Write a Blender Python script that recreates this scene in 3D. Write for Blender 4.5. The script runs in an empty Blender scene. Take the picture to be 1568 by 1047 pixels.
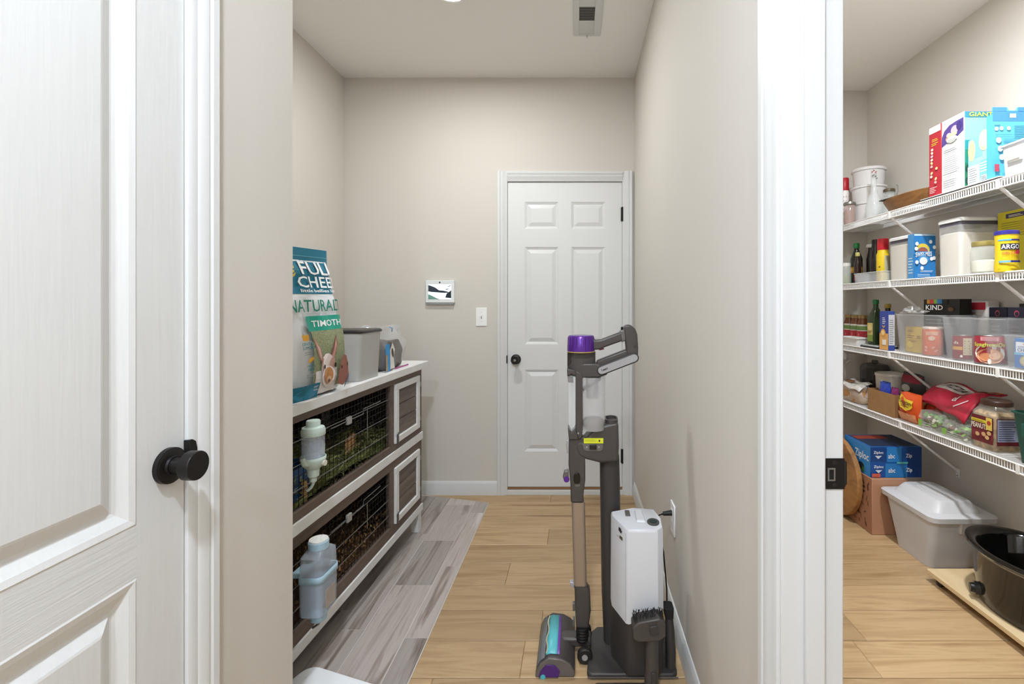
import bpy, bmesh, math, random
from mathutils import Vector, Matrix
random.seed(7)
sc = bpy.context.scene
COL = sc.collection
PI = math.pi

# ------------------------------------------------------------------ camera
F, CX, CY, H = 730.0, 884.0, 466.0, 1.254      # focal length and vanishing point in pixels of 1568x1047, eye height
cam = bpy.data.cameras.new('camera'); camo = bpy.data.objects.new('camera', cam); COL.objects.link(camo)
cam.sensor_width = 36; cam.lens = F/1568*36
cam.shift_x = (784-CX)/1568; cam.shift_y = (CY-523.5)/1568
cam.clip_start = .02
camo.location = (0, 0, H); camo.rotation_euler = (PI/2, 0, 0)
sc.camera = camo
# ------------------------------------------------------------------ world, exposure
w = bpy.data.worlds.new('world'); sc.world = w; w.use_nodes = True
w.node_tree.nodes['Background'].inputs[0].default_value = (1, .97, .93, 1)
w.node_tree.nodes['Background'].inputs[1].default_value = .3
sc.view_settings.view_transform = 'Standard'; sc.view_settings.look = 'None'
sc.view_settings.gamma = 1; sc.view_settings.use_curve_mapping = False
sc.view_settings.exposure = 0.52
P_NOOK, P_PANTRY, P_HALL = 12.5, 37, 28.5          # watts of the ceiling lamps, used by their builder

# ------------------------------------------------------------------ materials
def lin(c): return c/12.92 if c <= .04045 else ((c+.055)/1.055)**2.4
def hx(h):
    h = h.lstrip('#'); return tuple(lin(int(h[i:i+2], 16)/255) for i in (0, 2, 4)) + (1,)
MC = {}
def cm(h, rough=.5, metal=0, alpha=1, trans=0, emit=0, bump=0, bscale=60, coat=0, name=None, vary=0, ior=1.45):
    key = (h, rough, metal, alpha, trans, emit, bump, bscale, coat, vary)
    if key in MC: return MC[key]
    m = bpy.data.materials.new(name or 'mat_'+h.strip('#')); m.use_nodes = True
    nt = m.node_tree; b = nt.nodes['Principled BSDF']
    b.inputs['Base Color'].default_value = hx(h); b.inputs['Roughness'].default_value = rough
    b.inputs['Metallic'].default_value = metal; b.inputs['Alpha'].default_value = alpha
    b.inputs['Transmission Weight'].default_value = trans; b.inputs['IOR'].default_value = ior
    b.inputs['Coat Weight'].default_value = coat
    if emit:
        b.inputs['Emission Color'].default_value = hx(h); b.inputs['Emission Strength'].default_value = emit
    if bump or vary:
        tc = nt.nodes.new('ShaderNodeTexCoord'); n = nt.nodes.new('ShaderNodeTexNoise')
        n.inputs['Scale'].default_value = bscale; n.inputs['Detail'].default_value = 4
        nt.links.new(tc.outputs['Object'], n.inputs['Vector'])
        if bump:
            bp = nt.nodes.new('ShaderNodeBump'); bp.inputs['Strength'].default_value = bump; bp.inputs['Distance'].default_value = .004
            nt.links.new(n.outputs['Fac'], bp.inputs['Height']); nt.links.new(bp.outputs['Normal'], b.inputs['Normal'])
        if vary:
            r = nt.nodes.new('ShaderNodeValToRGB'); c = hx(h)
            r.color_ramp.elements[0].color = tuple(x*(1-vary) for x in c[:3])+(1,); r.color_ramp.elements[0].position = .3
            r.color_ramp.elements[1].color = tuple(min(1, x*(1+vary*.6)) for x in c[:3])+(1,); r.color_ramp.elements[1].position = .7
            nt.links.new(n.outputs['Fac'], r.inputs['Fac']); nt.links.new(r.outputs['Color'], b.inputs['Base Color'])
    MC[key] = m; return m
def wood(name, cols, scale=(1.5, 16, 16), rough=.45, tint=.25, bump=.06, det=8, dist=.6, gloss=.5):
    """streaky procedural grain; longest along the axis with the smallest scale; a random tint for each object"""
    m = bpy.data.materials.new(name); m.use_nodes = True; nt = m.node_tree; N = nt.nodes; L = nt.links
    b = N['Principled BSDF']; b.inputs['Roughness'].default_value = rough; b.inputs['Specular IOR Level'].default_value = gloss
    tc = N.new('ShaderNodeTexCoord'); oi = N.new('ShaderNodeObjectInfo')
    mul = N.new('ShaderNodeMath'); mul.operation = 'MULTIPLY'; mul.inputs[1].default_value = 37.0
    L.new(oi.outputs['Random'], mul.inputs[0])
    cx = N.new('ShaderNodeCombineXYZ'); [L.new(mul.outputs[0], cx.inputs[i]) for i in range(3)]
    ad = N.new('ShaderNodeVectorMath'); ad.operation = 'ADD'; L.new(tc.outputs['Object'], ad.inputs[0]); L.new(cx.outputs[0], ad.inputs[1])
    mp = N.new('ShaderNodeMapping'); mp.inputs['Scale'].default_value = scale; L.new(ad.outputs[0], mp.inputs['Vector'])
    n1 = N.new('ShaderNodeTexNoise'); n1.inputs['Scale'].default_value = 1; n1.inputs['Detail'].default_value = det; n1.inputs['Distortion'].default_value = dist
    n1.inputs['Roughness'].default_value = .62; L.new(mp.outputs[0], n1.inputs['Vector'])
    r = N.new('ShaderNodeValToRGB'); el = r.color_ramp.elements
    k = len(cols); pos = [.28+.44*i/(k-1) for i in range(k)]
    el[0].position = pos[0]; el[0].color = hx(cols[0]); el[1].position = pos[-1]; el[1].color = hx(cols[-1])
    for i in range(1, k-1):
        e = el.new(pos[i]); e.color = hx(cols[i])
    L.new(n1.outputs['Fac'], r.inputs['Fac'])
    hs = N.new('ShaderNodeHueSaturation'); mr = N.new('ShaderNodeMapRange'); mr.inputs['To Min'].default_value = 1-tint; mr.inputs['To Max'].default_value = 1+tint*.6
    L.new(oi.outputs['Random'], mr.inputs['Value']); L.new(mr.outputs[0], hs.inputs['Value']); L.new(r.outputs['Color'], hs.inputs['Color'])
    L.new(hs.outputs['Color'], b.inputs['Base Color'])
    bp = N.new('ShaderNodeBump'); bp.inputs['Strength'].default_value = bump; bp.inputs['Distance'].default_value = .003
    L.new(n1.outputs['Fac'], bp.inputs['Height']); L.new(bp.outputs['Normal'], b.inputs['Normal'])
    return m
WALL = cm('#d1cbc2', .85, bump=.05, bscale=180, name='greige_wall_paint')
CEIL = cm('#f1efeb', .9, bump=.12, bscale=120, name='ceiling_paint')
TRIM = cm('#d4d4d2', .38, name='white_trim_paint')
DOORW = wood('white_door_grain', ['#d6d6d4', '#d9d9d7', '#dbdbd9'], scale=(150, 150, 7), rough=.42, tint=0, bump=.09, det=4)
DOORH = wood('white_door_grain_horizontal', ['#d6d6d4', '#d9d9d7', '#dbdbd9'], scale=(150, 7, 150), rough=.42, tint=0, bump=.22, det=4)
DOORB = cm('#dadad8', .4, bump=.04, bscale=90, name='smooth_white_door_paint')
BLACK = cm('#1d1a19', .38, metal=.35, name='oil_rubbed_bronze')
OAK = wood('oak_vinyl_plank', ['#826244', '#a88861', '#bd9f77', '#ab8c66', '#c6ab83'], scale=(1.2, 15, 15), rough=.42, tint=.16, bump=.05)
GREYP = wood('grey_printed_plank', ['#5f534b', '#94877e', '#b3a9a2', '#a89c94', '#c8c0ba'], scale=(22, 1.3, 22), rough=.35, tint=.3, bump=.03, dist=.9)
BRWOOD = wood('brown_stained_wood', ['#4e4036', '#65554a', '#6e5f54'], scale=(20, 2, 20), rough=.6, tint=.08)
BOARDW = wood('weathered_door_board', ['#4a4039', '#6c6158', '#7d7168'], scale=(20, 3, 40), rough=.65, tint=.15)
HWHITE = cm('#dddcd9', .5, vary=.05, bscale=20, name='hutch_white_paint')
WIREB = cm('#15130f', .4, metal=.6, name='black_wire')
WIREW = cm('#f2f1ef', .4, name='white_wire_coating')
STEEL = cm('#9a9a98', .35, metal=.9, name='steel')
GLASS = cm('#eef4f2', .04, alpha=.22, name='thin_clear_glass')
CLEARP = cm('#eef0f2', .15, alpha=.26, name='clear_plastic')
FROST = cm('#e9eaec', .35, alpha=.45, name='frosted_plastic')
CARD = cm('#a27a4f', .85, vary=.06, bscale=40, name='cardboard')

# ------------------------------------------------------------------ mesh builder
class M:
    def __init__(s, mat=None):
        s.bm = bmesh.new(); s.mats = [mat] if mat else []; s.cur = 0
    def use(s, mat):
        if mat not in s.mats: s.mats.append(mat)
        s.cur = s.mats.index(mat); return s
    def face(s, vs):
        try:
            f = s.bm.faces.new(vs); f.material_index = s.cur; return f
        except ValueError: return None
    def v(s, co): return s.bm.verts.new(co)
    def box(s, x0, x1, y0, y1, z0, z1):
        v = [s.v((x, y, z)) for z in (z0, z1) for y in (y0, y1) for x in (x0, x1)]
        for q in ((0,2,3,1), (4,5,7,6), (0,1,5,4), (2,6,7,3), (0,4,6,2), (1,3,7,5)): s.face([v[i] for i in q])
        return s
    def quad(s, a, b, c, d): s.face([s.v(p) for p in (a, b, c, d)]); return s
    def poly(s, pts): s.face([s.v(p) for p in pts]); return s
    def rings(s, rings, cap0=True, cap1=True, closed=True):
        R = [[s.v(p) for p in r] for r in rings]
        n = len(R[0])
        for a, b in zip(R, R[1:]):
            for i in range(n if closed else n-1):
                j = (i+1) % n; s.face([a[i], a[j], b[j], b[i]])
        if cap0: s.face(list(reversed(R[0])))
        if cap1: s.face(R[-1])
        return s
    def cyl(s, p0, p1, r0, r1=None, n=16, cap=True):
        r1 = r0 if r1 is None else r1
        p0, p1 = Vector(p0), Vector(p1); d = (p1-p0).normalized()
        a = d.orthogonal().normalized(); b = d.cross(a)
        ring = lambda p, r: [p+(a*math.cos(2*PI*i/n)+b*math.sin(2*PI*i/n))*r for i in range(n)]
        return s.rings([ring(p0, r0), ring(p1, r1)], cap, cap)
    def tube(s, pts, r, n=8):
        pts = [Vector(p) for p in pts]; rs = []
        a = None
        for i, p in enumerate(pts):
            d = (pts[min(i+1, len(pts)-1)]-pts[max(i-1, 0)]).normalized()
            a = d.orthogonal().normalized() if a is None else (a-d*a.dot(d)).normalized()
            b = d.cross(a); rr = r[i] if isinstance(r, (list, tuple)) else r
            rs.append([p+(a*math.cos(2*PI*k/n)+b*math.sin(2*PI*k/n))*rr for k in range(n)])
        return s.rings(rs)
    def lathe(s, prof, c=(0, 0, 0), n=24, sx=1, sy=1, cap0=True, cap1=True):
        return s.rings([[(c[0]+r*sx*math.cos(2*PI*i/n), c[1]+r*sy*math.sin(2*PI*i/n), c[2]+z) for i in range(n)] for r, z in prof], cap0, cap1)
    def loft(s, secs, n=5, cap0=True, cap1=True):
        """sections (z, cx, cy, half x, half y, corner radius) of rounded rectangles"""
        rs = []
        for z, cx, cy, ax, ay, r in secs:
            ring = []
            for q, (sx, sy) in enumerate(((1, 1), (-1, 1), (-1, -1), (1, -1))):
                for k in range(n):
                    t = PI/2*(q+k/(n-1)); ring.append((cx+sx*(ax-r)+r*math.cos(t), cy+sy*(ay-r)+r*math.sin(t), z))
            rs.append(ring)
        return s.rings(rs, cap0, cap1)
    def prism(s, pts, axis, a, b):
        """extrude a 2-D outline along 'x', 'y' or 'z' from a to b"""
        mk = {'x': lambda p, t: (t, p[0], p[1]), 'y': lambda p, t: (p[0], t, p[1]), 'z': lambda p, t: (p[0], p[1], t)}[axis]
        return s.rings([[mk(p, a) for p in pts], [mk(p, b) for p in pts]])
    def grid(s, fn, nu, nv):
        V = [[s.v(fn(i/nu, j/nv)) for i in range(nu+1)] for j in range(nv+1)]
        for j in range(nv):
            for i in range(nu): s.face([V[j][i], V[j][i+1], V[j+1][i+1], V[j+1][i]])
        return s
    def build(s, name, parent=None, smooth=True, bevel=0, seg=2, world=False, fix=True, weld=0, solid=0):
        if weld: bmesh.ops.remove_doubles(s.bm, verts=s.bm.verts, dist=weld)
        if fix: bmesh.ops.recalc_face_normals(s.bm, faces=s.bm.faces)
        if world and parent is not None: bmesh.ops.translate(s.bm, verts=s.bm.verts, vec=-Vector(parent.location))
        me = bpy.data.meshes.new(name); s.bm.to_mesh(me); s.bm.free()
        for m in s.mats: me.materials.append(m)
        if smooth:
            me.shade_smooth(); me.set_sharp_from_angle(angle=math.radians(38))
        o = bpy.data.objects.new(name, me); COL.objects.link(o); o.parent = parent
        if solid:
            q = o.modifiers.new('thickness', 'SOLIDIFY'); q.thickness = solid; q.offset = 0
        if bevel:
            q = o.modifiers.new('bevel', 'BEVEL'); q.width = bevel; q.segments = seg; q.limit_method = 'ANGLE'; q.angle_limit = math.radians(40)
        return o
def tag(o, label, cat, group=None):
    o['label'] = label; o['category'] = cat
    if group: o['group'] = group
    return o
def thing(name, label, cat, loc=(0, 0, 0), rz=0, group=None):
    o = bpy.data.objects.new(name, None); COL.objects.link(o); o.empty_display_size = .05
    o.location = loc; o.rotation_euler = (0, 0, rz); return tag(o, label, cat, group)
def struct(o): o['kind'] = 'structure'; return o
def stuff(o): o['kind'] = 'stuff'; return o

# ------------------------------------------------------------------ flat print (lettering and panels) on a surface
TXT = {}
def text_mesh(t):
    if t not in TXT:
        cu = bpy.data.curves.new('lettering', 'FONT'); cu.body = t; cu.size = 1; cu.resolution_u = 2; cu.offset = .012
        ob = bpy.data.objects.new('lettering', cu)
        me = bpy.data.meshes.new_from_object(ob)
        vs = [(v.co.x, v.co.y) for v in me.vertices]; fs = [tuple(p.vertices) for p in me.polygons]
        x0 = min(v[0] for v in vs); x1 = max(v[0] for v in vs); y0 = min(v[1] for v in vs); y1 = max(v[1] for v in vs)
        TXT[t] = ([((a-x0)/(x1-x0), (b-y0)/(y1-y0)) for a, b in vs], fs)
        bpy.data.objects.remove(ob); bpy.data.curves.remove(cu); bpy.data.meshes.remove(me)
    return TXT[t]
class Print(M):
    def __init__(s, surf, step=.0005):
        super().__init__(); s.surf = surf; s.off = step; s.step = step
    def rect(s, c, u0, u1, v0, v1, nu=1, nv=1):
        s.use(c if not isinstance(c, str) else cm(c, .5))
        s.grid(lambda a, b: s.surf(u0+(u1-u0)*a, v0+(v1-v0)*b, s.off), nu, nv); s.off += s.step; return s
    def shape(s, c, pts):
        s.use(c if not isinstance(c, str) else cm(c, .5)); s.poly([s.surf(a, b, s.off) for a, b in pts]); s.off += s.step; return s
    def oval(s, c, u, v, ru, rv, n=14, rot=0):
        cr, sr = math.cos(rot), math.sin(rot)
        return s.shape(c, [(u+ru*math.cos(2*PI*i/n)*cr-rv*math.sin(2*PI*i/n)*sr, v+ru*math.cos(2*PI*i/n)*sr+rv*math.sin(2*PI*i/n)*cr) for i in range(n)])
    def text(s, c, t, u0, u1, v0, v1, slope=0):
        s.use(c if not isinstance(c, str) else cm(c, .5)); vs, fs = text_mesh(t)
        V = [s.v(s.surf(u0+(u1-u0)*a, v0+(v1-v0)*b+slope*(u1-u0)*a, s.off)) for a, b in vs]
        for f in fs: s.face([V[i] for i in f])
        s.off += s.step; return s
    def lines(s, c, u0, u1, v0, v1, n, frac=.35):
        d = (v1-v0)/n
        for i in range(n): s.rect(c, u0, u1-(u1-u0)*random.uniform(0, .35), v0+d*i, v0+d*i+d*frac); s.off -= s.step
        s.off += s.step; return s
    def done(s, parent, name='printed_label'): return s.build(name, parent, smooth=False, fix=False)
def face_surf(hx_, hy_, h, face):
    return {'-x': lambda u, v, o: (-hx_-o, -u, v), '-y': lambda u, v, o: (u, -hy_-o, v),
            '+x': lambda u, v, o: (hx_+o, u, v), '+z': lambda u, v, o: (u, v, h+o)}[face]
def cyl_surf(r, phi=math.radians(215), c=(0, 0)):
    return lambda u, v, o: (c[0]+(r+o)*math.cos(phi+u/r), c[1]+(r+o)*math.sin(phi+u/r), v)
def carton(name, label, cat, x0, x1, y0, y1, z, h, col, rough=.5, group=None, bevel=.0015, body='carton_body'):
    r = thing(name, label, cat, ((x0+x1)/2, (y0+y1)/2, z), 0, group)
    a, b = (x1-x0)/2, (y1-y0)/2
    M(col if not isinstance(col, str) else cm(col, rough)).box(-a, a, -b, b, 0, h).build(body, r, bevel=bevel)
    return r, a, b
def yd(px, X): return F*X/(px-CX)              # depth of a point at side distance X seen in column px
def hz(py, Y): return H-(py-CY)*Y/F            # height of a point at depth Y seen in row py

# ================================================================== THE SETTING
CZ = 2.75
XL, XR, XH = -1.541, .377, -.686          # nook left wall, right wall, hall left wall
YB, YPB = 3.147, 3.337                    # back wall of the nook, back wall of the pantry
XP0, XP1 = .491, 2.03                     # pantry side walls
YE, YPF = -2.6, -.55                      # hall end, pantry front wall
# ---- floor of oak planks
fl = struct(M(cm('#4a3a28', .8)).box(XL-.1, XP1+.1, YE-.1, YPB+.1, -.06, -.006).build('floor', smooth=False))
PW, PL = .1775, 1.22
def plank_mesh(L, name='plank'):
    m = M(OAK); g = .0009; c = .0026
    r = lambda i, z: [(i, g+i-.0, z), (L-i, g+i, z), (L-i, PW-g-i, z), (i, PW-g-i, z)]
    m.rings([r(.0004, -.006), r(.0004, -.0016), r(c, 0)], cap0=False)
    o = m.build(name, fl, smooth=False); return o
known = {1.602: -.194, 1.424: -.484, 2.483: -.157, 2.129: -.324, 3.016: -.172, 1.779: 1.08, 2.306: .55, 1.957: -.78, 2.66: .38, 2.838: -.62}
full = plank_mesh(PL); first_used = False
y = 1.602-24*PW; k = 0
while y < YPB:
    x0 = known.get(min(known, key=lambda q: abs(q-y))) if min(abs(q-y) for q in known) < .03 else -1+((k*.437) % 1.22)
    if y+PW < YE: y += PW; k += 1; continue
    while x0 > XL: x0 -= PL
    while x0 < XP1:
        a, b = max(x0, XL), min(x0+PL, XP1)
        if b-a > .02:
            if abs(b-a-PL) < 1e-6:
                if first_used: o = full.copy(); COL.objects.link(o); o.parent = fl
                else: o = full; first_used = True
            else: o = plank_mesh(b-a)
            o.location = (a, y, 0)
        x0 += PL
    y += PW; k += 1
# ---- ceiling
struct(M(CEIL).box(XL-.11, XP1+.11, YE-.11, YPB+.12, CZ, CZ+.1).build('ceiling', smooth=False))
# ---- walls
def wall(name, *boxes):
    m = M(WALL)
    for b in boxes: m.box(*b)
    return struct(m.build(name, smooth=False))
wall('wall_left', (XL-.11, XL, 1.149, YB+.11, 0, CZ))
wall('wall_return', (XL-.11, XH, 1.035, 1.149, 0, CZ))
DL0, DL1 = .07, .834                      # left door opening
wall('wall_hall_left', (XH-.114, XH, DL1, 1.035, 0, CZ), (XH-.114, XH, DL0, DL1, 2.05, CZ), (XH-.114, XH, YE, DL0, 0, CZ))
PD0, PD1 = .115, .892                      # pantry doorway
wall('wall_right', (XR, XP0, PD1, YB, 0, CZ), (XR, XP0, PD0, PD1, 2.05, CZ), (XR, XP0, YE, PD0, 0, CZ))
BD0, BD1 = -.463, .299                    # back door opening
wall('wall_back', (XL, BD0, YB, YB+.11, 0, CZ), (BD0, BD1, YB, YB+.11, 2.066, CZ), (BD1, XP0, YB, YB+.11, 0, CZ))
wall('wall_pantry_back', (XP0, XP1, YPB, YPB+.11, 0, CZ), (XP0-.114, XP0, YB+.11, YPB+.11, 0, CZ))
wall('wall_pantry_right', (XP1, XP1+.11, YPF-.1, YPB+.11, 0, CZ))
wall('wall_pantry_front', (XP0, XP1, YPF-.1, YPF, 0, CZ))
wall('wall_hall_end', (XH-.114, XP0, YE-.1, YE, 0, CZ))
# ---- trim
def casing_prof(w):
    return [(0, 0), (0, .007), (.006, .010), (w*.28, .010), (w*.34, .013), (w*.62, .015), (w*.68, .0125), (w*.74, .0165), (w*.94, .018), (w, .0155), (w, 0)]
def base_prof(): return [(0, 0), (.015, 0), (.015, .058), (.012, .066), (.012, .070), (.009, .078), (.006, .086), (.004, .09), (0, .09)]
# left door casing (wall faces +x)
m = M(TRIM); w_ = .062
m.prism([(XH+t, DL1-.002+s) for s, t in casing_prof(w_)], 'z', 0, 2.05+w_)
m.prism([(XH+t, DL0+.002-s) for s, t in casing_prof(w_)], 'z', 0, 2.05+w_)
m.rings([[(XH+t, yy, 2.048+s) for s, t in casing_prof(w_)] for yy in (DL0, DL1)])
struct(m.build('trim_1', smooth=True))
# pantry doorway: casing on the hall side, jamb boards with stop
m = M(TRIM); w_ = .066
m.prism([(XR-t, PD1-.006+s) for s, t in casing_prof(w_)], 'z', 0, 2.05+w_)
m.prism([(XR-t, PD0+.006-s) for s, t in casing_prof(w_)], 'z', 0, 2.05+w_)
m.rings([[(XR-t, yy, 2.046+s) for s, t in casing_prof(w_)] for yy in (PD0, PD1)])
struct(m.build('trim_2', smooth=True))
for nm, y0, y1, ys0, ys1 in (('trim_3', PD1-.012, PD1, PD1-.024, PD1-.012), ('trim_4', PD0, PD0+.012, PD0+.012, PD0+.024)):
    m = M(TRIM).box(XR-.001, XP0+.001, y0, y1, 0, 2.05); m.box(XR+.040, XR+.076, ys0, ys1, 0, 2.04)
    struct(m.build(nm, bevel=.003))
struct(M(TRIM).box(XR, XP0, PD0+.012, PD1-.012, 2.038, 2.05).build('trim_5'))
# strike plate on the pantry jamb
r = thing('strike_plate', 'dark bronze strike plate on the white pantry door jamb', 'strike plate', (XP0-.018, PD1-.012, .942))
m = M(BLACK); n = 6
m.prism([(-.019, -.027), (-.015, -.0285), (.020, -.0285), (.020, .0285), (-.015, .0285), (-.019, .027)], 'y', -.002, 0); m.build('plate', r, bevel=.0008)
m = M(BLACK); m.rings([[(.018, -.002, -.027), (.018, 0, -.027), (.018, 0, .027), (.018, -.002, .027)], [(.026, .002, -.02), (.026, .004, -.02), (.026, .004, .02), (.026, .002, .02)]]); m.build('lip', r)
M(STEEL).box(-.012, .002, -.0026, -.0019, -.013, .011).build('latch_hole_lining', r); M(cm('#0c0b0a', .8)).box(-.009, -.001, -.0032, -.0026, -.010, .008).build('latch_hole', r)
for zz in (-.020, .021): M(cm('#3a3634', .4, metal=.6)).cyl((.0, -.0019, zz), (.0, -.0032, zz), .0038, n=10).build('screw', r)
# back door casing (wall faces -y)
m = M(TRIM); w_ = .066
m.prism([(BD0+.002-s, YB-t) for s, t in casing_prof(w_)], 'z', 0, 2.066+w_)
m.prism([(BD1-.002+s, YB-t) for s, t in casing_prof(w_)], 'z', 0, 2.066+w_)
m.rings([[(xx, YB-t, 2.064+s) for s, t in casing_prof(w_)] for xx in (BD0, BD1)])
struct(m.build('trim_6', smooth=True))
m = M(TRIM).box(BD0, BD1, YB-.012, YB+.02, 0, .030); m.use(cm('#8a6a45', .6)).box(BD0, BD1, YB+.004, YB+.08, .030, .047)
struct(m.build('trim_7', bevel=.002))
# baseboards
def baseboard(name, fixed, axis, a, b, sgn):
    if axis == 'y': pts = [(fixed+sgn*t, z) for t, z in base_prof()]; m = M(TRIM).rings([[(p[0], q, p[1]) for p in pts] for q in (a, b)])
    else: pts = [(fixed+sgn*t, z) for t, z in base_prof()]; m = M(TRIM).rings([[(q, p[0], p[1]) for p in pts] for q in (a, b)])
    return struct(m.build(name))
baseboard('baseboard_back', YB, 'x', XL, BD0-.064, -1)
baseboard('baseboard_left', XL, 'y', 1.15, YB, 1)
baseboard('baseboard_right', XR, 'y', PD1+.061, YB-.02, -1)
baseboard('baseboard_hall_left', XH, 'y', DL1+.061, 1.149, 1)
baseboard('baseboard_pantry_back', YPB, 'x', XP0, XP1, -1)
baseboard('baseboard_pantry_right', XP1, 'y', YPF, YPB, -1)
baseboard('baseboard_pantry_left', XP0, 'y', PD1+.02, YPB, 1)

# ---- panel doors
RING = [(0, 0), (.004, -.003), (.010, -.0035), (.020, -.0085), (.028, -.0095), (.034, -.0095), (.052, -.003), (.055, -.0025)]
def panel_door(name, pt, W, z0, z1, panels, th, railmat, ring=RING, DOORW=DOORW):
    """pt(a, z, d): a across, z up, d out of the front face"""
    m = M(DOORW)
    A = sorted({0, W, *[p[0] for p in panels], *[p[1] for p in panels]}); Z = sorted({z0, z1, *[p[2] for p in panels], *[p[3] for p in panels]})
    a_lo = min(p[0] for p in panels); a_hi = max(p[1] for p in panels)
    for d, _ in ((0, 0), (-th, 1)):
        for a0, a1 in zip(A, A[1:]):
            for q0, q1 in zip(Z, Z[1:]):
                ca, cq = (a0+a1)/2, (q0+q1)/2
                if d == 0 and any(p[0] < ca < p[1] and p[2] < cq < p[3] for p in panels): continue
                inrail = a_lo < ca < a_hi and not any(p[2] < cq < p[3] for p in panels)
                m.use(railmat if inrail else DOORW); m.quad(pt(a0, q0, d), pt(a1, q0, d), pt(a1, q1, d), pt(a0, q1, d))
    m.use(DOORW)
    for (aa, qa, ab, qb) in ((0, z0, W, z0), (W, z0, W, z1), (W, z1, 0, z1), (0, z1, 0, z0)):
        m.quad(pt(aa, qa, 0), pt(ab, qb, 0), pt(ab, qb, -th), pt(aa, qa, -th))
    slab = struct(m.build(name, weld=1e-5, smooth=False))
    for a0, a1, q0, q1 in panels:
        p = M(DOORW)
        p.rings([[pt(a0+i, q0+i, d), pt(a1-i, q0+i, d), pt(a1-i, q1-i, d), pt(a0+i, q1-i, d)] for i, d in ring], cap0=False)
        p.build('panel', slab, smooth=False)
    return slab
# hall door on the left: two panels, pressed wood grain
XD = XH+.001; W1 = .752; DA = DL1-.004
d1 = panel_door('door_1', lambda a, z, d: (XD+d, DA-a, z), W1, .012, 2.04,
                [(.089, W1-.089, .28, .829), (.089, W1-.089, .911, 1.93)], .035, DOORH,
                [(0, 0), (.003, .001), (.012, -.001), (.016, -.003), (.026, -.008), (.031, -.0095), (.034, -.0095), (.052, -.001), (.056, 0)])
def knob(parent, base, out, rose_r=.0295, k_r=.024, proj=.034, k_l=.018):
    b = Vector(base); o = Vector(out)
    rs = M(BLACK); rs.cyl(b, b+o*.008, rose_r, n=40); rs.cyl(b+o*.008, b+o*.0095, rose_r-.0015, rose_r-.004, n=40)
    k = rs.build('knob_rose', parent)
    c = M(STEEL if 0 else BLACK).cyl(b+o*.009, b+o*(proj+.002), .0135, .011, n=24); c.cyl(b+o*.0095, b+o*.013, .0165, .0155, n=24); c.build('knob_neck', k)
    q = M(BLACK); q.cyl(b+o*proj, b+o*(proj+k_l), k_r, n=48); q.build('knob', k, bevel=.0015, seg=3)
knob(d1, (XD, .797, .985), (1, 0, 0))
st = M(BLACK); st.prism([(.8285, .965), (.8285, 1.018), (.836, 1.018), (.843, 1.013), (.846, 1.0), (.846, .98), (.843, .97), (.836, .965)], 'x', XD+.0005, XD+.0115)
st.build('strike_lip', d1, bevel=.001)
# back door: six panels
XB = BD0+.003; W2 = BD1-BD0-.006; YD = YB+.004
bp = [(-.3465, -.125), (-.0388, .183)]; br = [(.284, .823), (.991, 1.633), (1.754, 1.931)]
RB = [(0, 0), (.003, -.003), (.008, -.004), (.014, -.0075), (.018, -.0075), (.040, -.001), (.042, -.0005)]
d2 = panel_door('door_2', lambda a, z, d: (XB+a, YD-d, z), W2, .05, 2.062, [(a-XB, b-XB, q, r_) for a, b in bp for q, r_ in br], .04, DOORB, RB, DOORB)
knob(d2, ((790-CX)/232, YD, .892), (0, -1, 0), rose_r=.033, k_r=.0265, proj=.042, k_l=.02)
M(BLACK).box(BD0-.004, BD0+.002, YB-.012, YB+.004, .866, .918).build('strike_lip', d2)
M(STEEL).cyl(((790-CX)/232, YD-.0621, .892), ((790-CX)/232, YD-.0635, .892), .008, n=16).build('keyhole', d2)
for zz in (1.849, 1.06, .255):
    h_ = M(BLACK); h_.cyl((BD1-.002, YB-.008, zz-.047), (BD1-.002, YB-.008, zz+.047), .0062, n=10); h_.box(BD1-.012, BD1-.002, YB-.003, YB+.0035, zz-.045, zz+.045); h_.build('hinge', d2)

# ---- ceiling lamps
def ceiling_lamp(label, x, y, power, col, group='flat round ceiling lamps'):
    r = thing('ceiling_lamp', label, 'lamp', (x, y, CZ), 0, group)
    M(cm('#f4f4f2', .4)).lathe([(.062, -.012), (.070, -.014), (.086, -.010), (.088, 0)]).build('trim_ring', r)
    M(cm('#fbfcff', .4, emit=18)).lathe([(.03, -.0165), (.055, -.0155), (.0615, -.0125)], cap1=False).build('diffuser', r)
    L = bpy.data.lights.new('lamp_light', 'AREA'); L.shape = 'DISK'; L.size = .13; L.energy = power; L.color = col; L.spread = PI
    lo = bpy.data.objects.new('lamp_light', L); COL.objects.link(lo); lo.parent = r; lo.location = (0, 0, -.02)
ceiling_lamp('flat round white ceiling lamp in the nook above the rabbit hutch aisle', -.606, 2.27, P_NOOK, (.93, .96, .97))
ceiling_lamp('flat round white ceiling lamp inside the pantry', 1.2, 1.5, P_PANTRY, (.90, .95, 1))
ceiling_lamp('flat round white ceiling lamp in the hall beside the white doors', -.16, -.08, P_HALL*1.04, (.83, .935, 1.08))
ceiling_lamp('flat round white fill lamp added out of view at the far end of the hall', -.16, -1.7, P_HALL*.95, (.83, .935, 1.08))  # added unseen lamp, fills the hall with light from behind the camera
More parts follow.
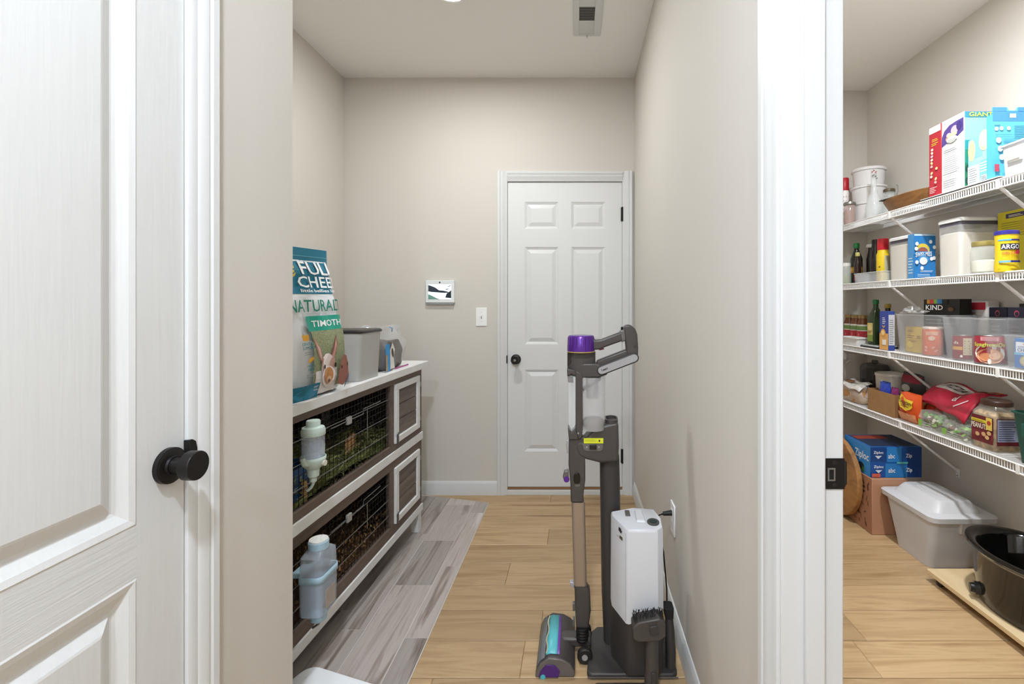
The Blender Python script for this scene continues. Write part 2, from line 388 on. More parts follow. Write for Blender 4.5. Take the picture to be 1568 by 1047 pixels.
# ---- ceiling register
r = thing('ceiling_vent', 'white metal air register with louvers set in the ceiling', 'vent', (.054, 2.49, CZ))
m = M(TRIM)
for b in ((-.074, -.044, -.16, .16), (.036, .074, -.16, .16), (-.044, .036, -.16, -.102), (-.044, .036, .018, .028), (-.044, .036, .137, .16)): m.box(b[0], b[1], b[2], b[3], -.007, 0)
m.build('frame', r, bevel=.002)
M(cm('#55524e', .9)).box(-.044, .036, -.102, .137, -.0012, -.0004).build('duct', r)
for i in range(9):
    yy = -.096+i*.0135; M(cm('#c9c7c3', .5)).rings([[(-.044, yy, -.006), (-.044, yy+.001, -.0065), (-.044, yy+.008, -.0022), (-.044, yy+.007, -.0015)], [(.036, yy, -.006), (.036, yy+.001, -.0065), (.036, yy+.008, -.0022), (.036, yy+.007, -.0015)]]).build('slat', r, smooth=False)
for i in range(9):
    yy = .040+i*.0115; M(TRIM).rings([[(x, yy-.008, -.0016), (x, yy-.008, -.003), (x, yy+.001, -.0068), (x, yy+.002, -.0060)] for x in (-.044, .036)]).build('slat', r, smooth=False)
M(TRIM).box(-.004, .004, .145, .166, -.016, -.007).build('damper_lever', r)

# ---- things on the back wall
r = thing('wall_tablet', 'small white touch screen panel showing a snowy mountain picture, on the back wall', 'wall tablet', (-.901, YB, 1.335))
M(cm('#e6eae9', .35)).loft([(-.069, 0, -.012, .095, .012, .006), (.076, 0, -.012, .095, .012, .006)]).build('housing', r, bevel=.002)
M(cm('#9ba0a0', .5)).box(-.09, .09, -.020, -.001, -.080, -.069).build('base_strip', r)
p = Print(lambda u, v, o: (u, -.024-o, v))
p.rect(cm('#dfe8ee', .2, emit=.55), -.075, .075, -.047, .050)
p.shape(cm('#3c4450', .2), [(-.075, .004), (-.075, .046), (-.055, .040), (-.03, .030), (-.005, .012), (.02, .010), (.05, .004), (.06, -.004), (.03, -.006), (-.02, -.002), (-.05, .0)])
p.shape(cm('#2e3a40', .2), [(.036, -.036), (.045, -.01), (.075, .012), (.075, -.040)])
p.shape(cm('#78a398', .2), [(-.075, -.047), (-.075, -.014), (-.05, -.024), (-.02, -.040), (.0, -.047)])
p.shape(cm('#4a5560', .2), [(.035, .016), (.055, .024), (.06, .022), (.045, .014)]); p.shape(cm('#6f7c88', .2), [(.05, .034), (.072, .046), (.074, .042), (.06, .034)])
p.done(r, 'screen'); M(cm('#15171a', .2)).cyl((0, -.0238, .063), (0, -.0252, .063), .0055, n=14).build('camera_lens', r)
r = thing('light_switch', 'white toggle light switch plate on the back wall beside the door', 'light switch', (-.632, YB, 1.172))
M(cm('#f1f1ef', .35)).loft([(-.06, 0, -.003, .0365, .003, .002), (.06, 0, -.003, .0365, .003, .002)]).build('plate', r, bevel=.002)
M(cm('#e2e2e0', .35)).rings([[(-.005, -.006, -.012), (.005, -.006, -.012), (.005, -.006, .012), (-.005, -.006, .012)], [(-.0035, -.016, .004), (.0035, -.016, .004), (.0035, -.015, .011), (-.0035, -.015, .011)]]).build('toggle', r)
for zz in (-.03, .03): M(TRIM).cyl((0, -.0058, zz), (0, -.0068, zz), .003, n=8).build('screw', r)
# ---- outlet on the right wall
r = thing('wall_outlet', 'white duplex outlet plate low on the right wall by the vacuum dock', 'outlet', (XR, 1.865, .418))
M(cm('#f1f1ef', .35)).box(-.006, 0, -.037, .037, -.06, .06).build('plate', r, bevel=.003)
for zz in (-.021, .021): M(cm('#e4e4e2', .35)).loft([(zz-.014, -.0045, 0, .003, .014, .002), (zz+.014, -.0045, 0, .003, .014, .002)]).build('socket', r)

# ================================================================== THE NOOK: MAT, HUTCH AND WHAT IS ON IT
# ---- grey sheet of printed planks under the hutch
r = thing('vinyl_mat', 'loose sheet of grey wood plank vinyl lying under the rabbit hutch', 'mat', (-1.05, 2.1, 0))
ZM = .0035
strips = [(-1.535, -1.36, [1.7, 2.6]), (-1.36, -1.19, [2.05, 2.9]), (-1.19, -1.09, [1.6, 2.35]), (-1.09, -.914, [1.95, 2.71]),
          (-.914, -.817, [1.834, 2.60]), (-.817, -.648, [2.124, 2.525, 2.97]), (-.648, -.56, [1.788, 2.277, 2.86])]
def far_end(x): return 3.128 if x < -1.0 else 3.128-(x+1.0)*.27
m = M(cm('#cfc8c2', .5)); m.rings([[(-1.535, 1.16, z), (-.558, 1.16, z), (-.558, far_end(-.558), z), (-1.0, far_end(-1.0), z), (-1.535, 3.128, z)] for z in (.0004, .0028)]); m.build('backing_sheet', r, world=True, smooth=False)
for x0, x1, js in strips:
    ys = [1.162]+js+[None]
    for a, b in zip(ys, ys[1:]):
        g = .0012; e0, e1 = (far_end(x0), far_end(x1)) if b is None else (b-g, b-g)
        m = M(GREYP); m.rings([[(x0+g, a+g, z), (x1-g, a+g, z), (x1-g, e1, z), (x0+g, e0, z)] for z in (.0028, ZM)], cap0=False); m.build('plank', r, world=True, smooth=False)

# ---- the two-storey rabbit hutch
hr = thing('rabbit_hutch', 'two storey white and brown wooden rabbit hutch with wire front', 'rabbit hutch', (-.865, 2.655, ZM), math.atan2(-.0407, 1))
HL, HD, TOP = 1.38, .56, .936-ZM
def hb(name, mat, *b, bevel=.002, parent=hr): return M(mat).box(*b).build(name, parent, bevel=bevel)
hb('top_board', HWHITE, -HD-.01, .022, -HL-.02, .045, TOP-.036, TOP, bevel=.003)
for (x, y) in ((-.045, -.045), (-.045, -HL), (-HD, -.045), (-HD, -HL)):
    hb('corner_post', HWHITE, x, x+.042, y, y+.042, 0, TOP-.036)
hb('back_panel', cm('#2a221c', .8), -HD, -HD+.012, -HL+.042, -.045, .11, TOP-.036)
for yy in (-HL+.006, -.018): hb('end_panel', BRWOOD, -HD+.04, -.046, yy, yy+.012, .11, TOP-.036)
for z in (.125, .53): hb('floor_tray', cm('#241d18', .8), -HD+.012, -.02, -HL+.02, -.02, z, z+.012)
hb('middle_rail', HWHITE, -.02, .006, -HL, -.0, .505, .545); hb('bottom_rail', HWHITE, -.02, .006, -HL, -.0, .110, .147)
for z0, z1 in ((.866, TOP-.036), (.545, .578), (.462, .505), (.147, .195)): hb('brown_rail', BRWOOD, -.022, .000, -HL+.02, -.006, z0, z1)
for z0, z1 in ((.578, .866), (.195, .462)):
    hb('brown_stile', BRWOOD, -.022, .000, -.405, -.366, z0, z1); hb('brown_stile', BRWOOD, -.022, .000, -.052, -.006, z0, z1)
def hutch_door(z0, z1):
    y0, y1 = -.364, -.054; f = .030
    m = M(HWHITE)
    for b in ((y0, y1, z1-f, z1), (y0, y1, z0, z0+f), (y0, y0+f*1.15, z0+f, z1-f), (y1-f*1.15, y1, z0+f, z1-f)): m.box(-.008, .010, *b)
    d = m.build('door', hr, bevel=.002)
    n = 3; zz = z0+f; dz = (z1-z0-2*f)/n
    for i in range(n): hb('board', BOARDW, -.010, .001, y0+f, y1-f, zz+i*dz+.0015, zz+(i+1)*dz-.0015, parent=d, bevel=.0025)
    for q in (z0+.05, z1-.05): M(STEEL).cyl((.010, y1+.003, q-.012), (.010, y1+.003, q+.012), .004, n=8).build('hinge', d)
    b = M(STEEL).box(.0105, .014, y0+.004, y0+.018, z0+.004, z0+.045); b.cyl((.016, y0+.011, z0), (.016, y0+.011, z0+.055), .003, n=6); b.build('bolt', d)
hutch_door(.580, .865); hutch_door(.195, .464)
def wire_front(z0, z1, nm):
    m = M(WIREB); y0, y1 = -HL+.04, -.405; x = -.012
    n = int((y1-y0)/.0254)
    for i in range(n+1):
        yy = y0+(y1-y0)*i/n; m.box(x-.0008, x+.0008, yy-.0008, yy+.0008, z0, z1)
    k = int((z1-z0)/.025)
    for i in range(k+1):
        z = z0+(z1-z0)*i/k; m.box(x-.0007, x+.0007, y0, y1, z-.0008, z+.0008)
    stuff(m.build('wire_mesh', hr, smooth=False))
    for q in (.22, .50, .78):
        z = z0+(z1-z0)*q; M(STEEL).cyl((x+.004, y0, z), (x+.004, y1, z), .0016, n=6).build('cross_wire', hr)
    M(STEEL).cyl((x+.005, -.62, z0+.1), (x+.005, -.62, z1-.06), .0018, n=6).build('door_wire', hr)
    M(STEEL).tube([(x+.006, -.50, z0+.235), (x+.008, -.66, z0+.235), (x+.008, -.66, z0+.215), (x+.006, -.9, z0+.215)], .0018, n=6).build('latch_wire', hr)
    M(cm('#9d9a95', .5)).box(x+.002, x+.013, -.79, -.76, z0+.20, z0+.23).build('latch_clip', hr, bevel=.002)
wire_front(.578, .866, 'upper'); wire_front(.195, .462, 'lower')
# black bars of the cage behind the mesh
m = M(cm('#0c0b0a', .6))
for i in range(34):
    yy = -HL+.05+i*.039
    for z0, z1 in ((.545, .866), (.14, .49)): m.box(-HD+.014, -HD+.020, yy, yy+.006, z0, z1)
stuff(m.build('cage_bars', hr, smooth=False))
Rh = hr.matrix_basis.to_3x3(); hr_loc = Vector(hr.location)
Rz = Matrix.Rotation(hr.rotation_euler.z, 3, 'Z')
def hw(x, y, z): return tuple(Rz @ Vector((x, y, z)) + hr_loc)      # hutch coordinates to world
RZ = hr.rotation_euler.z
# hay and bedding: nobody could count the strands
def strands(name, label, cat, cols, n, z, rise, L, wd, seed):
    rnd = random.Random(seed); m = M(); mats = [cm(c, .9) for c in cols]
    o0 = Vector(hw(-.28, -.7, z))
    m.use(cm(cols[0], .95)); top = lambda a, b: (-HD+.03+(HD-.06)*a, -HL+.05+(HL-.09)*b, .010+rise*.45*(.5+.5*math.sin(9*a+5*b)*math.cos(7*b)))
    m.grid(lambda a, b: top(a, b), 12, 26)
    for i in range(n):
        m.use(rnd.choice(mats)); x = -rnd.random()**1.6*(HD-.09)-.035; y = -HL+.08+rnd.random()*(HL-.14); zz = .012+rnd.random()*rise
        a = rnd.uniform(0, 2*PI); t = rnd.uniform(-.25, .45); l = L*rnd.uniform(.5, 1.2)
        d = Vector((math.cos(a)*math.cos(t), math.sin(a)*math.cos(t), math.sin(t)))*l; s = Vector((-math.sin(a), math.cos(a), .4))*wd
        p = Vector((x, y, zz)); q = p+d*.5+Vector((0, 0, .006)); e = p+d
        cl = lambda v: Vector((min(max(v.x, -HD+.03), -.028), min(max(v.y, -HL+.05), -.03), min(max(v.z, .006), .25)))
        p, q, e = cl(p), cl(q), cl(e)
        P = [m.v(v) for v in (p-s, p+s, q+s, q-s, e)]; m.face([P[0], P[1], P[2], P[3]]); m.face([P[3], P[2], P[4]])
    o = m.build(name, None, smooth=False); o.location = hw(0, 0, z); o.rotation_euler.z = RZ
    tag(o, label, cat); return stuff(o)
strands('hay', 'loose green hay spread over the upper hutch floor', 'hay', ['#7f8748', '#98a05a', '#b0b070', '#6a7038', '#c2bd85'], 3200, .542, .10, .08, .0012, 3)
strands('bedding', 'brown wood shaving bedding strewn over the lower hutch floor', 'bedding', ['#6a4d33', '#86623e', '#a57c4e', '#b8925f', '#4a3626'], 2600, .137, .10, .022, .0028, 4)
# feeders and toys inside the upper storey
r = thing('litter_box', 'blue plastic litter box inside the upper hutch behind the water bottle', 'litter box', hw(-.16, -1.06, .556), RZ)
BL = cm('#1f4f86', .4)
m = M(BL); m.loft([(0, 0, 0, .10, .12, .02), (.13, 0, 0, .11, .13, .02), (.135, 0, 0, .116, .136, .02), (.135, 0, 0, .104, .124, .018), (.01, 0, 0, .094, .114, .016)]); m.build('box_shell', r)
r = thing('hay_wheel', 'black wire hay wheel hanging inside the upper hutch', 'hay wheel', hw(-.10, -.50, .63), RZ)
m = M(WIREB); rr = .055
m.tube([(0, rr*math.cos(2*PI*i/28), .10+rr*math.sin(2*PI*i/28)) for i in range(29)], .004, 6); m.build('wheel_ring', r)
m = M(WIREB)
for i in range(6): m.cyl((0, 0, .10), (0, rr*math.cos(PI*i/3), .10+rr*math.sin(PI*i/3)), .0022, n=5)
m.build('spokes', r); M(STEEL).tube([(0, 0, .155), (.01, 0, .17), (.06, .0, .175), (.085, 0, .168)], .002, 6).build('hook', r)
r = thing('chew_ladder', 'toy of pale wooden sticks strung together inside the upper hutch', 'chew toy', hw(-.085, -.615, .617), RZ+.4)
TW = cm('#c79a6a', .7, vary=.1, bscale=50)
for i in range(4): M(TW).cyl((-.01, -.05+i*.004, .012+i*.016), (.012, .055-i*.006, .018+i*.016), .0075, n=9).build('stick', r)
M(cm('#8a6b48', .8)).cyl((0, 0, -.002), (0, 0, .085), .002, n=6).build('cord', r)
r = thing('chew_sticks', 'pale bead string chew toy beside the blue litter box in the hutch', 'chew toy', hw(-.045, -1.0, .557), RZ)
for i in range(5): M(TW).lathe([(.004, 0), (.010, .006), (.010, .012), (.004, .018)], c=(0, .004*(i % 2), .016*i), n=10).build('bead', r)

# ---- water bottles clipped on the wire
SAGE = cm('#bccabf', .45); WATER = cm('#a9bfd6', .05, alpha=.35)
r = thing('water_bottle', 'pet water bottle in a pale green holder, clipped on the upper wire front', 'water bottle', hw(.052, -1.105, .652), RZ); r.scale = (.9, .9, .85)
M(CLEARP).lathe([(.036, .11), (.038, .125), (.038, .205), (.036, .215)], n=28).build('bottle', r)
M(WATER).lathe([(.035, .112), (.036, .126), (.036, .175)], n=28).build('water', r)
M(SAGE).lathe([(.0385, .205), (.040, .208), (.040, .226), (.036, .236), (.025, .240), (.0235, .241), (.0235, .258), (.021, .262)], n=32).build('cap', r)
m = M(SAGE); m.lathe([(.012, .045), (.018, .05), (.020, .078), (.034, .092), (.041, .112), (.041, .124)], n=28, cap1=False); m.lathe([(.011, .03), (.011, .046)], n=16); m.build('holder_cup', r, solid=.003)
for sy, top in ((1, .152), (-1, .13)):
    m = M(SAGE); m.tube([(.0, sy*.036, .105), (.0, sy*.052, .112), (-.0, sy*.060, .13), (.0, sy*.066, top)], [.010, .010, .008, .005], 8); m.build('holder_arm', r)
M(cm('#d9d4c3', .4)).cyl((.036, 0, .100), (.046, 0, .100), .011, n=12).build('button', r)
M(SAGE).tube([(0, 0, .046), (0, 0, .02), (-.008, 0, .004), (-.022, 0, -.008)], .0055, 8).build('spout', r)
M(BL).box(-.02, .01, -.012, .012, .125, .20).build('measure_strip', r) if 0 else None
SKY = cm('#a9c6d4', .4)
r = thing('water_bottle', 'flat sided pet water bottle with pale blue band and caps, on the lower wire front', 'water bottle', hw(.064, -1.095, .197), RZ)
secs = [(.045, 0, 0, .026, .032, .016), (.062, 0, 0, .037, .054, .018), (.16, 0, 0, .038, .055, .018), (.166, 0, 0, .037, .054, .018), (.184, 0, 0, .037, .054, .018), (.188, 0, 0, .038, .055, .018), (.245, 0, 0, .036, .052, .018), (.262, 0, 0, .026, .030, .018)]
M(cm('#cfd8e2', .12, alpha=.36)).loft(secs).build('bottle', r)
M(WATER).loft([(z, a, b, c-.003, d-.003, e-.003) for z, a, b, c, d, e in secs[:3]]+[(.155, 0, 0, .035, .052, .015)]).build('water', r)
M(cm('#c9b9a8', .3, alpha=.5)).box(.0375, .039, -.026, .03, .075, .135).build('measure_panel', r, bevel=.002)
m = M(SKY); m.loft([(.168, 0, 0, .0390, .0560, .0185), (.190, 0, 0, .0390, .0560, .0185)], cap0=False, cap1=False); m.build('holder_band', r, solid=.003)
m = M(SKY).box(-.072, -.04, -.03, .03, .172, .190); m.build('holder_back', r, bevel=.003)
m = M(SKY); m.lathe([(.027, .258), (.031, .260), (.031, .282), (.027, .285)], n=32); m.use(cm('#e4e2da', .6, vary=.15, bscale=90)).lathe([(.029, .285), (.028, .2885), (.015, .289)], n=32); m.build('cap', r)
M(SKY).lathe([(.018, .022), (.025, .027), (.026, .046)], n=24).build('spout_cap', r)
M(STEEL).tube([(0, 0, .026), (0, 0, .01), (-.02, 0, -.004)], .004, 8).build('spout', r)

# ---- things on top of the hutch
ZT = .936
# big food bag
BW, BH = .185, .515
def bt(v):
    for (a, ta), (b, tb) in zip(BT, BT[1:]):
        if a <= v <= b: s = (v-a)/(b-a); s = s*s*(3-2*s); return ta+(tb-ta)*s
    return BT[-1][1]
BT = [(0, .066), (.06, .080), (.16, .082), (.30, .062), (.42, .030), (.475, .007), (.52, .003)]
def bw(v): return BW-.012*max(0, min(1, (v-.1)/.35)) - .006*math.exp(-v/.02)
def bag_front(u, v, o):
    wv = bw(v); s = max(-.995, min(.995, u/wv)); v = max(0, min(BH, v))
    x = bt(v)*(1-abs(s)**9)**.6
    x += .0035*math.sin(19*v+11*s)*(1-abs(s))*min(1, bt(v)/.04)
    return (x+o*1.6, s*wv, v)
bag = thing('pet_food_bag', 'tall teal and white bag of timothy rabbit food on the hutch top', 'pet food bag', (-.985, 1.655, ZT+.0042), RZ-.14); bag.rotation_euler.x = .02
m = M(cm('#e3e5e6', .38)); n = 22; rings = []
for j in range(27):
    v = BH*j/26; ring = []
    for i in range(n): s = -.995+1.99*i/(n-1); ring.append(bag_front(s*bw(v), v, 0))
    for i in range(n): s = .995-1.99*i/(n-1); q = bag_front(s*bw(v), v, 0); ring.append((-q[0]*.95, q[1], q[2]))
    rings.append(ring)
m.rings(rings); m.build('bag', bag)
TEAL, GRN, WH = cm('#18718a', .4), cm('#1f9a82', .4), cm('#eef0ef', .4)
p = Print(bag_front, .0007)
p.rect(TEAL, -BW, BW, .350, BH-.001, 20, 14)
p.rect(cm('#5fa9b8', .4), -BW, BW, .483, .4855, 20, 1)
for (u, v, a) in ((-.052, .442, .02), (-.058, .424, .12), (-.052, .404, .5)):
    p.shape('#d9bb45', [(u-.03*math.cos(a), v-.03*math.sin(a)-.005), (u+.03*math.cos(a), v+.03*math.sin(a)-.005), (u+.033*math.cos(a), v+.033*math.sin(a)+.004), (u-.03*math.cos(a), v-.03*math.sin(a)+.005)])
p.text(WH, 'FULL', .004, .176, .418, .464); p.text(WH, 'CHEEKS', -.022, .225, .372, .412); p.text(WH, 'little bellies lots of', -.02, .20, .356, .367)
p.text(cm('#25806c', .4), 'NATURAL', -.098, .140, .288, .330); p.text(cm('#25806c', .4), 'T', .150, .174, .288, .330)
p.rect('#b9bfc0', -.02, .15, .2815, .283, 6, 1)
p.rect(GRN, -.030, .150, .222, .274, 10, 4); p.text(WH, 'TIMOTHY', -.006, .170, .236, .258)
HAYP = cm('#8f9470', .6, vary=.35, bscale=220)
p.rect(HAYP, -.022, .158, .02, .222, 14, 12)
p.rect(cm('#ddd6d0', .5), -.012, .095, .004, .085, 10, 6)
# rabbit on the print
fur = '#b98f80'; dk = '#8a5f54'; wf = '#ddcfc8'
p.shape(fur, [(.012, .115), (-.005, .150), (-.016, .185), (-.020, .205), (-.006, .190), (.014, .160), (.026, .120)])
p.shape('#d8aa9c', [(.016, .118), (.000, .155), (-.010, .186), (.010, .158), (.020, .122)])
p.shape(dk, [(.052, .115), (.066, .150), (.084, .188), (.096, .208), (.094, .175), (.084, .140), (.070, .115)])
p.shape('#c08a7c', [(.058, .118), (.072, .150), (.089, .195), (.088, .165), (.076, .130), (.068, .116)])
p.oval(wf, .042, .090, .034, .052); p.oval(fur, .024, .098, .012, .03, rot=.2); p.oval(fur, .062, .098, .012, .03, rot=-.2); p.oval(wf, .042, .062, .036, .036)
p.oval('#b98250', .042, .064, .025, .030); p.oval('#d6b08a', .042, .050, .015, .012); p.oval('#7b4a3c', .042, .046, .008, .006); p.oval('#2b1d18', .016, .098, .005, .008); p.oval('#2b1d18', .070, .098, .005, .008)
p.shape(cm('#9b6656', .6), [(.088, .03), (.088, .075), (.098, .115), (.115, .130), (.132, .122), (.145, .09), (.150, .055), (.146, .03), (.12, .015)]); p.oval('#241712', .138, .092, .004, .007); p.oval('#241712', .098, .086, .003, .006)
p.shape(cm('#4f7fae', .5), [(.130, .004), (.172, .004), (.172, .058), (.150, .050)])
p.shape('#d9a12f', [(-.085, .196), (-.062, .196), (-.060, .214), (-.066, .217), (-.073, .212), (-.080, .217), (-.088, .214)]); p.text(cm('#1f8790', .5), 'DENTAL', -.092, -.046, .180, .190); p.text(cm('#1f8790', .5), 'SUPPORT', -.094, -.042, .167, .177)
p.lines('#9aa0a2', -.088, -.05, .150, .163, 2)
p.oval('#d9a12f', -.060, .132, .014, .007, rot=.5); p.text(cm('#1f8790', .5), 'HIGH', -.080, -.046, .108, .118); p.text(cm('#1f8790', .5), 'FIBER', -.076, -.046, .096, .105); p.lines('#9aa0a2', -.086, -.04, .076, .09, 2)
p.rect(TEAL, -BW, -.022, .002, .052, 10, 4); p.oval(cm('#2a86a8', .4), -.08, .022, .055, .018)
p.lines(WH, -.052, -.027, .038, .045, 2); p.lines(WH, -.052, -.027, .028, .035, 2)
p.done(bag, 'printed_front')
# grey bin with dark lid
r = thing('storage_bin', 'smoky clear plastic food bin with black lid on the hutch top', 'storage bin', (-.985, 2.045, ZT+.0005), RZ)
m = M(cm('#c6c4bf', .25, alpha=.72)); m.loft([(0, 0, 0, .096, .090, .018), (.20, 0, 0, .105, .098, .02)], cap1=False); m.build('bin_shell', r)
M(cm('#a89f8f', .8, vary=.35, bscale=120)).loft([(.003, 0, 0, .093, .087, .016), (.135, 0, 0, .099, .092, .018)]).build('pellets', r)
M(cm('#26221f', .35)).loft([(.198, 0, 0, .110, .103, .02), (.207, 0, 0, .110, .103, .02), (.212, 0, 0, .104, .097, .02)]).build('lid', r, bevel=.001)
M(cm('#2a2e3a', .3)).box(-.02, .02, -.116, -.103, .188, .210).build('lid_catch', r, bevel=.003)
# plastic bag behind the bin
def crumple(name, parent, mat, hw_, hd_, h, seed, amp=.012, top=.35, n=20, k=12):
    rnd = random.Random(seed); ph = [rnd.uniform(0, 6.28) for _ in range(6)]; m = M(mat); rs = []
    for j in range(k+1):
        t = j/k; sc_ = (1-top*t**2.2)*(1-.25*math.exp(-t*14)); ring = []
        for i in range(n):
            a = 2*PI*i/n; ca, sa = math.cos(a), math.sin(a)
            q = (abs(ca)**6+abs(sa)**6)**(-1/6)
            w_ = 1+amp/hw_*(math.sin(3*a+7*t+ph[0])+.7*math.sin(5*a-9*t+ph[1])+.5*math.sin(9*a+13*t+ph[2]))*(.35+.65*t)
            ring.append((hw_*q*ca*sc_*w_, hd_*q*sa*sc_*w_, h*t+(amp*.8*math.sin(4*a+ph[3]) if j == k else 0)))
        rs.append(ring)
    m.rings(rs); return m.build(name, parent)
r = thing('bedding_bag', 'blue and white plastic bag standing behind the smoky food bin', 'plastic bag', (-1.245, 2.06, ZT+.0005), RZ)
crumple('bag', r, cm('#dfe6ec', .3), .11, .10, .235, 5, .010, .45)
p = Print(lambda u, v, o: (.06-(v-.2)*.6+o, u, v)); p.shape('#3d9ad1', [(-.05, .245), (.03, .215), (.06, .218), (-.03, .255)]); p.done(r)
# clear bag of litter
r = thing('litter_bag', 'open clear plastic pack of dark brown pet litter at the hutch end', 'plastic bag', (-.985, 2.36, ZT+.0005), RZ)
crumple('litter', r, cm('#57483c', .85, vary=.3, bscale=30, bump=.3), .085, .125, .135, 8, .006, .12)
q = crumple('clear_wrap', r, cm('#e8ebee', .12, alpha=.2), .094, .134, .205, 11, .012, .10)
p = Print(lambda u, v, o: (.099+o-.02*v, u, v))
p.rect('#2f8fc9', -.135, -.090, .002, .13); p.rect('#a8906f', -.135, -.115, .004, .08); p.shape('#d9d5cc', [(-.09, .01), (-.09, .1), (-.06, .135), (-.035, .1), (-.05, .06), (-.04, .01)])
p.oval('#4b3d34', -.062, .085, .012, .024, rot=.3); p.rect('#b04f8e', -.04, .125, .002, .010); p.done(r)
M(cm('#3a9ad6', .4)).tube([(.05, .02, .203), (.04, .07, .196), (.02, .11, .178)], .004, 6).build('zip_strip', r)
# white tray on the floor by the wall corner
r = thing('floor_box', 'low white lidded plastic box on the floor by the wall corner and hutch', 'storage box', (-.715, 1.325, ZM+.0005), math.radians(-18.5))
m = M(cm('#eceeef', .35)); m.loft([(0, 0, 0, .165, .115, .03), (.092, 0, 0, .178, .128, .035), (.098, 0, 0, .190, .140, .04), (.101, 0, 0, .190, .140, .04), (.101, 0, 0, .176, .126, .034), (.008, 0, 0, .160, .110, .028)]); m.build('tray_shell', r)
M(cm('#eceeef', .35)).loft([(.1012, 0, 0, .188, .138, .038), (.1055, 0, 0, .188, .138, .038), (.108, 0, 0, .180, .130, .036)]).build('lid', r)

# ================================================================== CORDLESS VACUUM ON ITS DOCK
YV = 1.72
def VX(px, Y=YV): return (px-CX)*Y/F
def VP(px, py, Y=YV): return (VX(px, Y), hz(py, Y))
def z6(x, y, Y=YV): return VP(800+x/3.489, 480+y/3.489, Y)
def z7(x, y, Y=YV): return VP(800+x/3.411, 740+y/3.411, Y)
GUN = cm('#4c4744', .42, metal=.2, name='gunmetal_plastic'); GUND = cm('#3a3634', .45, name='dark_grey_plastic'); GUNL = cm('#6d6864', .4, metal=.3)
PURP = cm('#5a2a8c', .25, metal=.35, name='purple_metallic'); BRONZE = cm('#a08f7d', .38, metal=.45, name='bronze_tube'); SILV = cm('#a9a8aa', .35, metal=.3)
vac = thing('vacuum_cleaner', 'grey cordless stick vacuum with purple filter cap and bronze wand on its dock', 'vacuum cleaner', (-.02, YV, 0))
def vb(m, name, parent=vac, **k): return m.build(name, parent, world=(parent is vac), **k)
def prof(pts, y0, y1, f=z6): return ([f(*p) for p in pts], 'y', y0, y1)
# motor housing with the purple cap (upright cylinder)
xc = z6(313, 0)[0]; zc = lambda y: z6(0, y)[1]
rr = (z6(388, 0)[0]-z6(238, 0)[0])/2
vb(M(PURP).lathe([(rr*.99, zc(200)), (rr*.985, zc(190)), (rr*.93, zc(122)), (rr*.86, zc(116)), (rr*.5, zc(114))], c=(xc, YV, 0), n=40), 'filter_cap')
m = M(cm('#43206b', .3, metal=.3))
for i in range(20):
    a = 2*PI*i/20; m.cyl((xc+rr*.955*math.cos(a), YV+rr*.955*math.sin(a), zc(190)), (xc+rr*.915*math.cos(a), YV+rr*.915*math.sin(a), zc(126)), .0018, n=5)
vb(m, 'cap_ribs')
vb(M(cm('#b9a24d', .4)).lathe([(rr*1.005, zc(203)), (rr*1.005, zc(199))], c=(xc, YV, 0), n=40), 'cap_ring')
vb(M(GUN).lathe([(rr*.98, zc(332)), (rr*1.0, zc(300)), (rr*1.0, zc(203))], c=(xc+.0015, YV, 0), n=40, sy=.5), 'motor_housing')
for i in range(7):
    vb(M(GUND).box(z6(236, 0)[0]-.0005, z6(288, 0)[0], YV-rr*.93+i*.0, YV-rr*.62, zc(216+i*11), zc(211+i*11)), 'vent_slot') if 0 else None
m = M(GUND)
for i in range(8):
    t0 = PI*1.06; zz = zc(276)+i*(zc(208)-zc(276))/8
    pts = [(xc+.0015+(rr+.0008)*math.cos(t0+k*.12), YV+(rr+.0008)*.5*math.sin(t0+k*.12), zz+k*.0022) for k in range(6)]
    m.tube(pts, .0014, 5)
vb(m, 'motor_vents')
# collar from motor to the handle and dust cup
vb(M(GUN).prism(*prof([(300, 262), (398, 262), (455, 300), (452, 322), (405, 338), (300, 340)], YV-.0255, YV+.0255)), 'collar', bevel=.006, seg=3)
# handle loop: upper grip, back block, lower battery arm
vb(M(GUN).prism(*prof([(372, 128), (392, 140), (420, 136), (520, 98), (548, 104), (552, 138), (430, 182), (412, 190), (388, 192), (372, 200)], YV-.017, YV+.017)), 'grip', bevel=.008, seg=3)
vb(M(GUNL).prism(*prof([(518, 92), (545, 86), (552, 142), (528, 152)], YV-.0185, YV+.0185)), 'grip_collar', bevel=.004)
vb(M(GUN).prism(*prof([(540, 72), (548, 60), (575, 58), (600, 80), (611, 110), (616, 180), (615, 236), (604, 250), (560, 250), (552, 190)], YV-.022, YV+.022)), 'handle_back', bevel=.007, seg=3)
m = M(GUND); m.cyl((z6(598, 172)[0], YV-.0225, zc(172)), (z6(598, 172)[0], YV-.024, zc(172)), .006, n=14); vb(m, 'screw_cover')
vb(M(GUN).prism(*prof([(395, 250), (552, 190), (566, 200), (566, 240), (420, 322), (395, 322)], YV-.018, YV+.018)), 'battery_arm', bevel=.006, seg=3)
def capsule(a, b, r, n=8):
    a, b = Vector(a), Vector(b); d = (b-a).normalized(); q = Vector((-d.y, d.x)); out = []
    for i in range(n+1): t = PI/2+PI*i/n; out.append(a+(d*math.cos(t)+q*math.sin(t))*r)
    for i in range(n+1): t = -PI/2+PI*i/n; out.append(b+(d*math.cos(t)+q*math.sin(t))*r)
    return [tuple(v) for v in out]
A_, B_ = z6(421, 298), z6(592, 232)
vb(M(GUND).prism(capsule(A_, B_, .0175), 'y', YV-.0285, YV+.0285), 'battery_pack', bevel=.003)
vb(M(SILV).prism(capsule(A_, B_, .0125), 'y', YV-.0300, YV-.0270), 'silver_inlay')
d_ = (Vector(B_)-Vector(A_)).normalized()
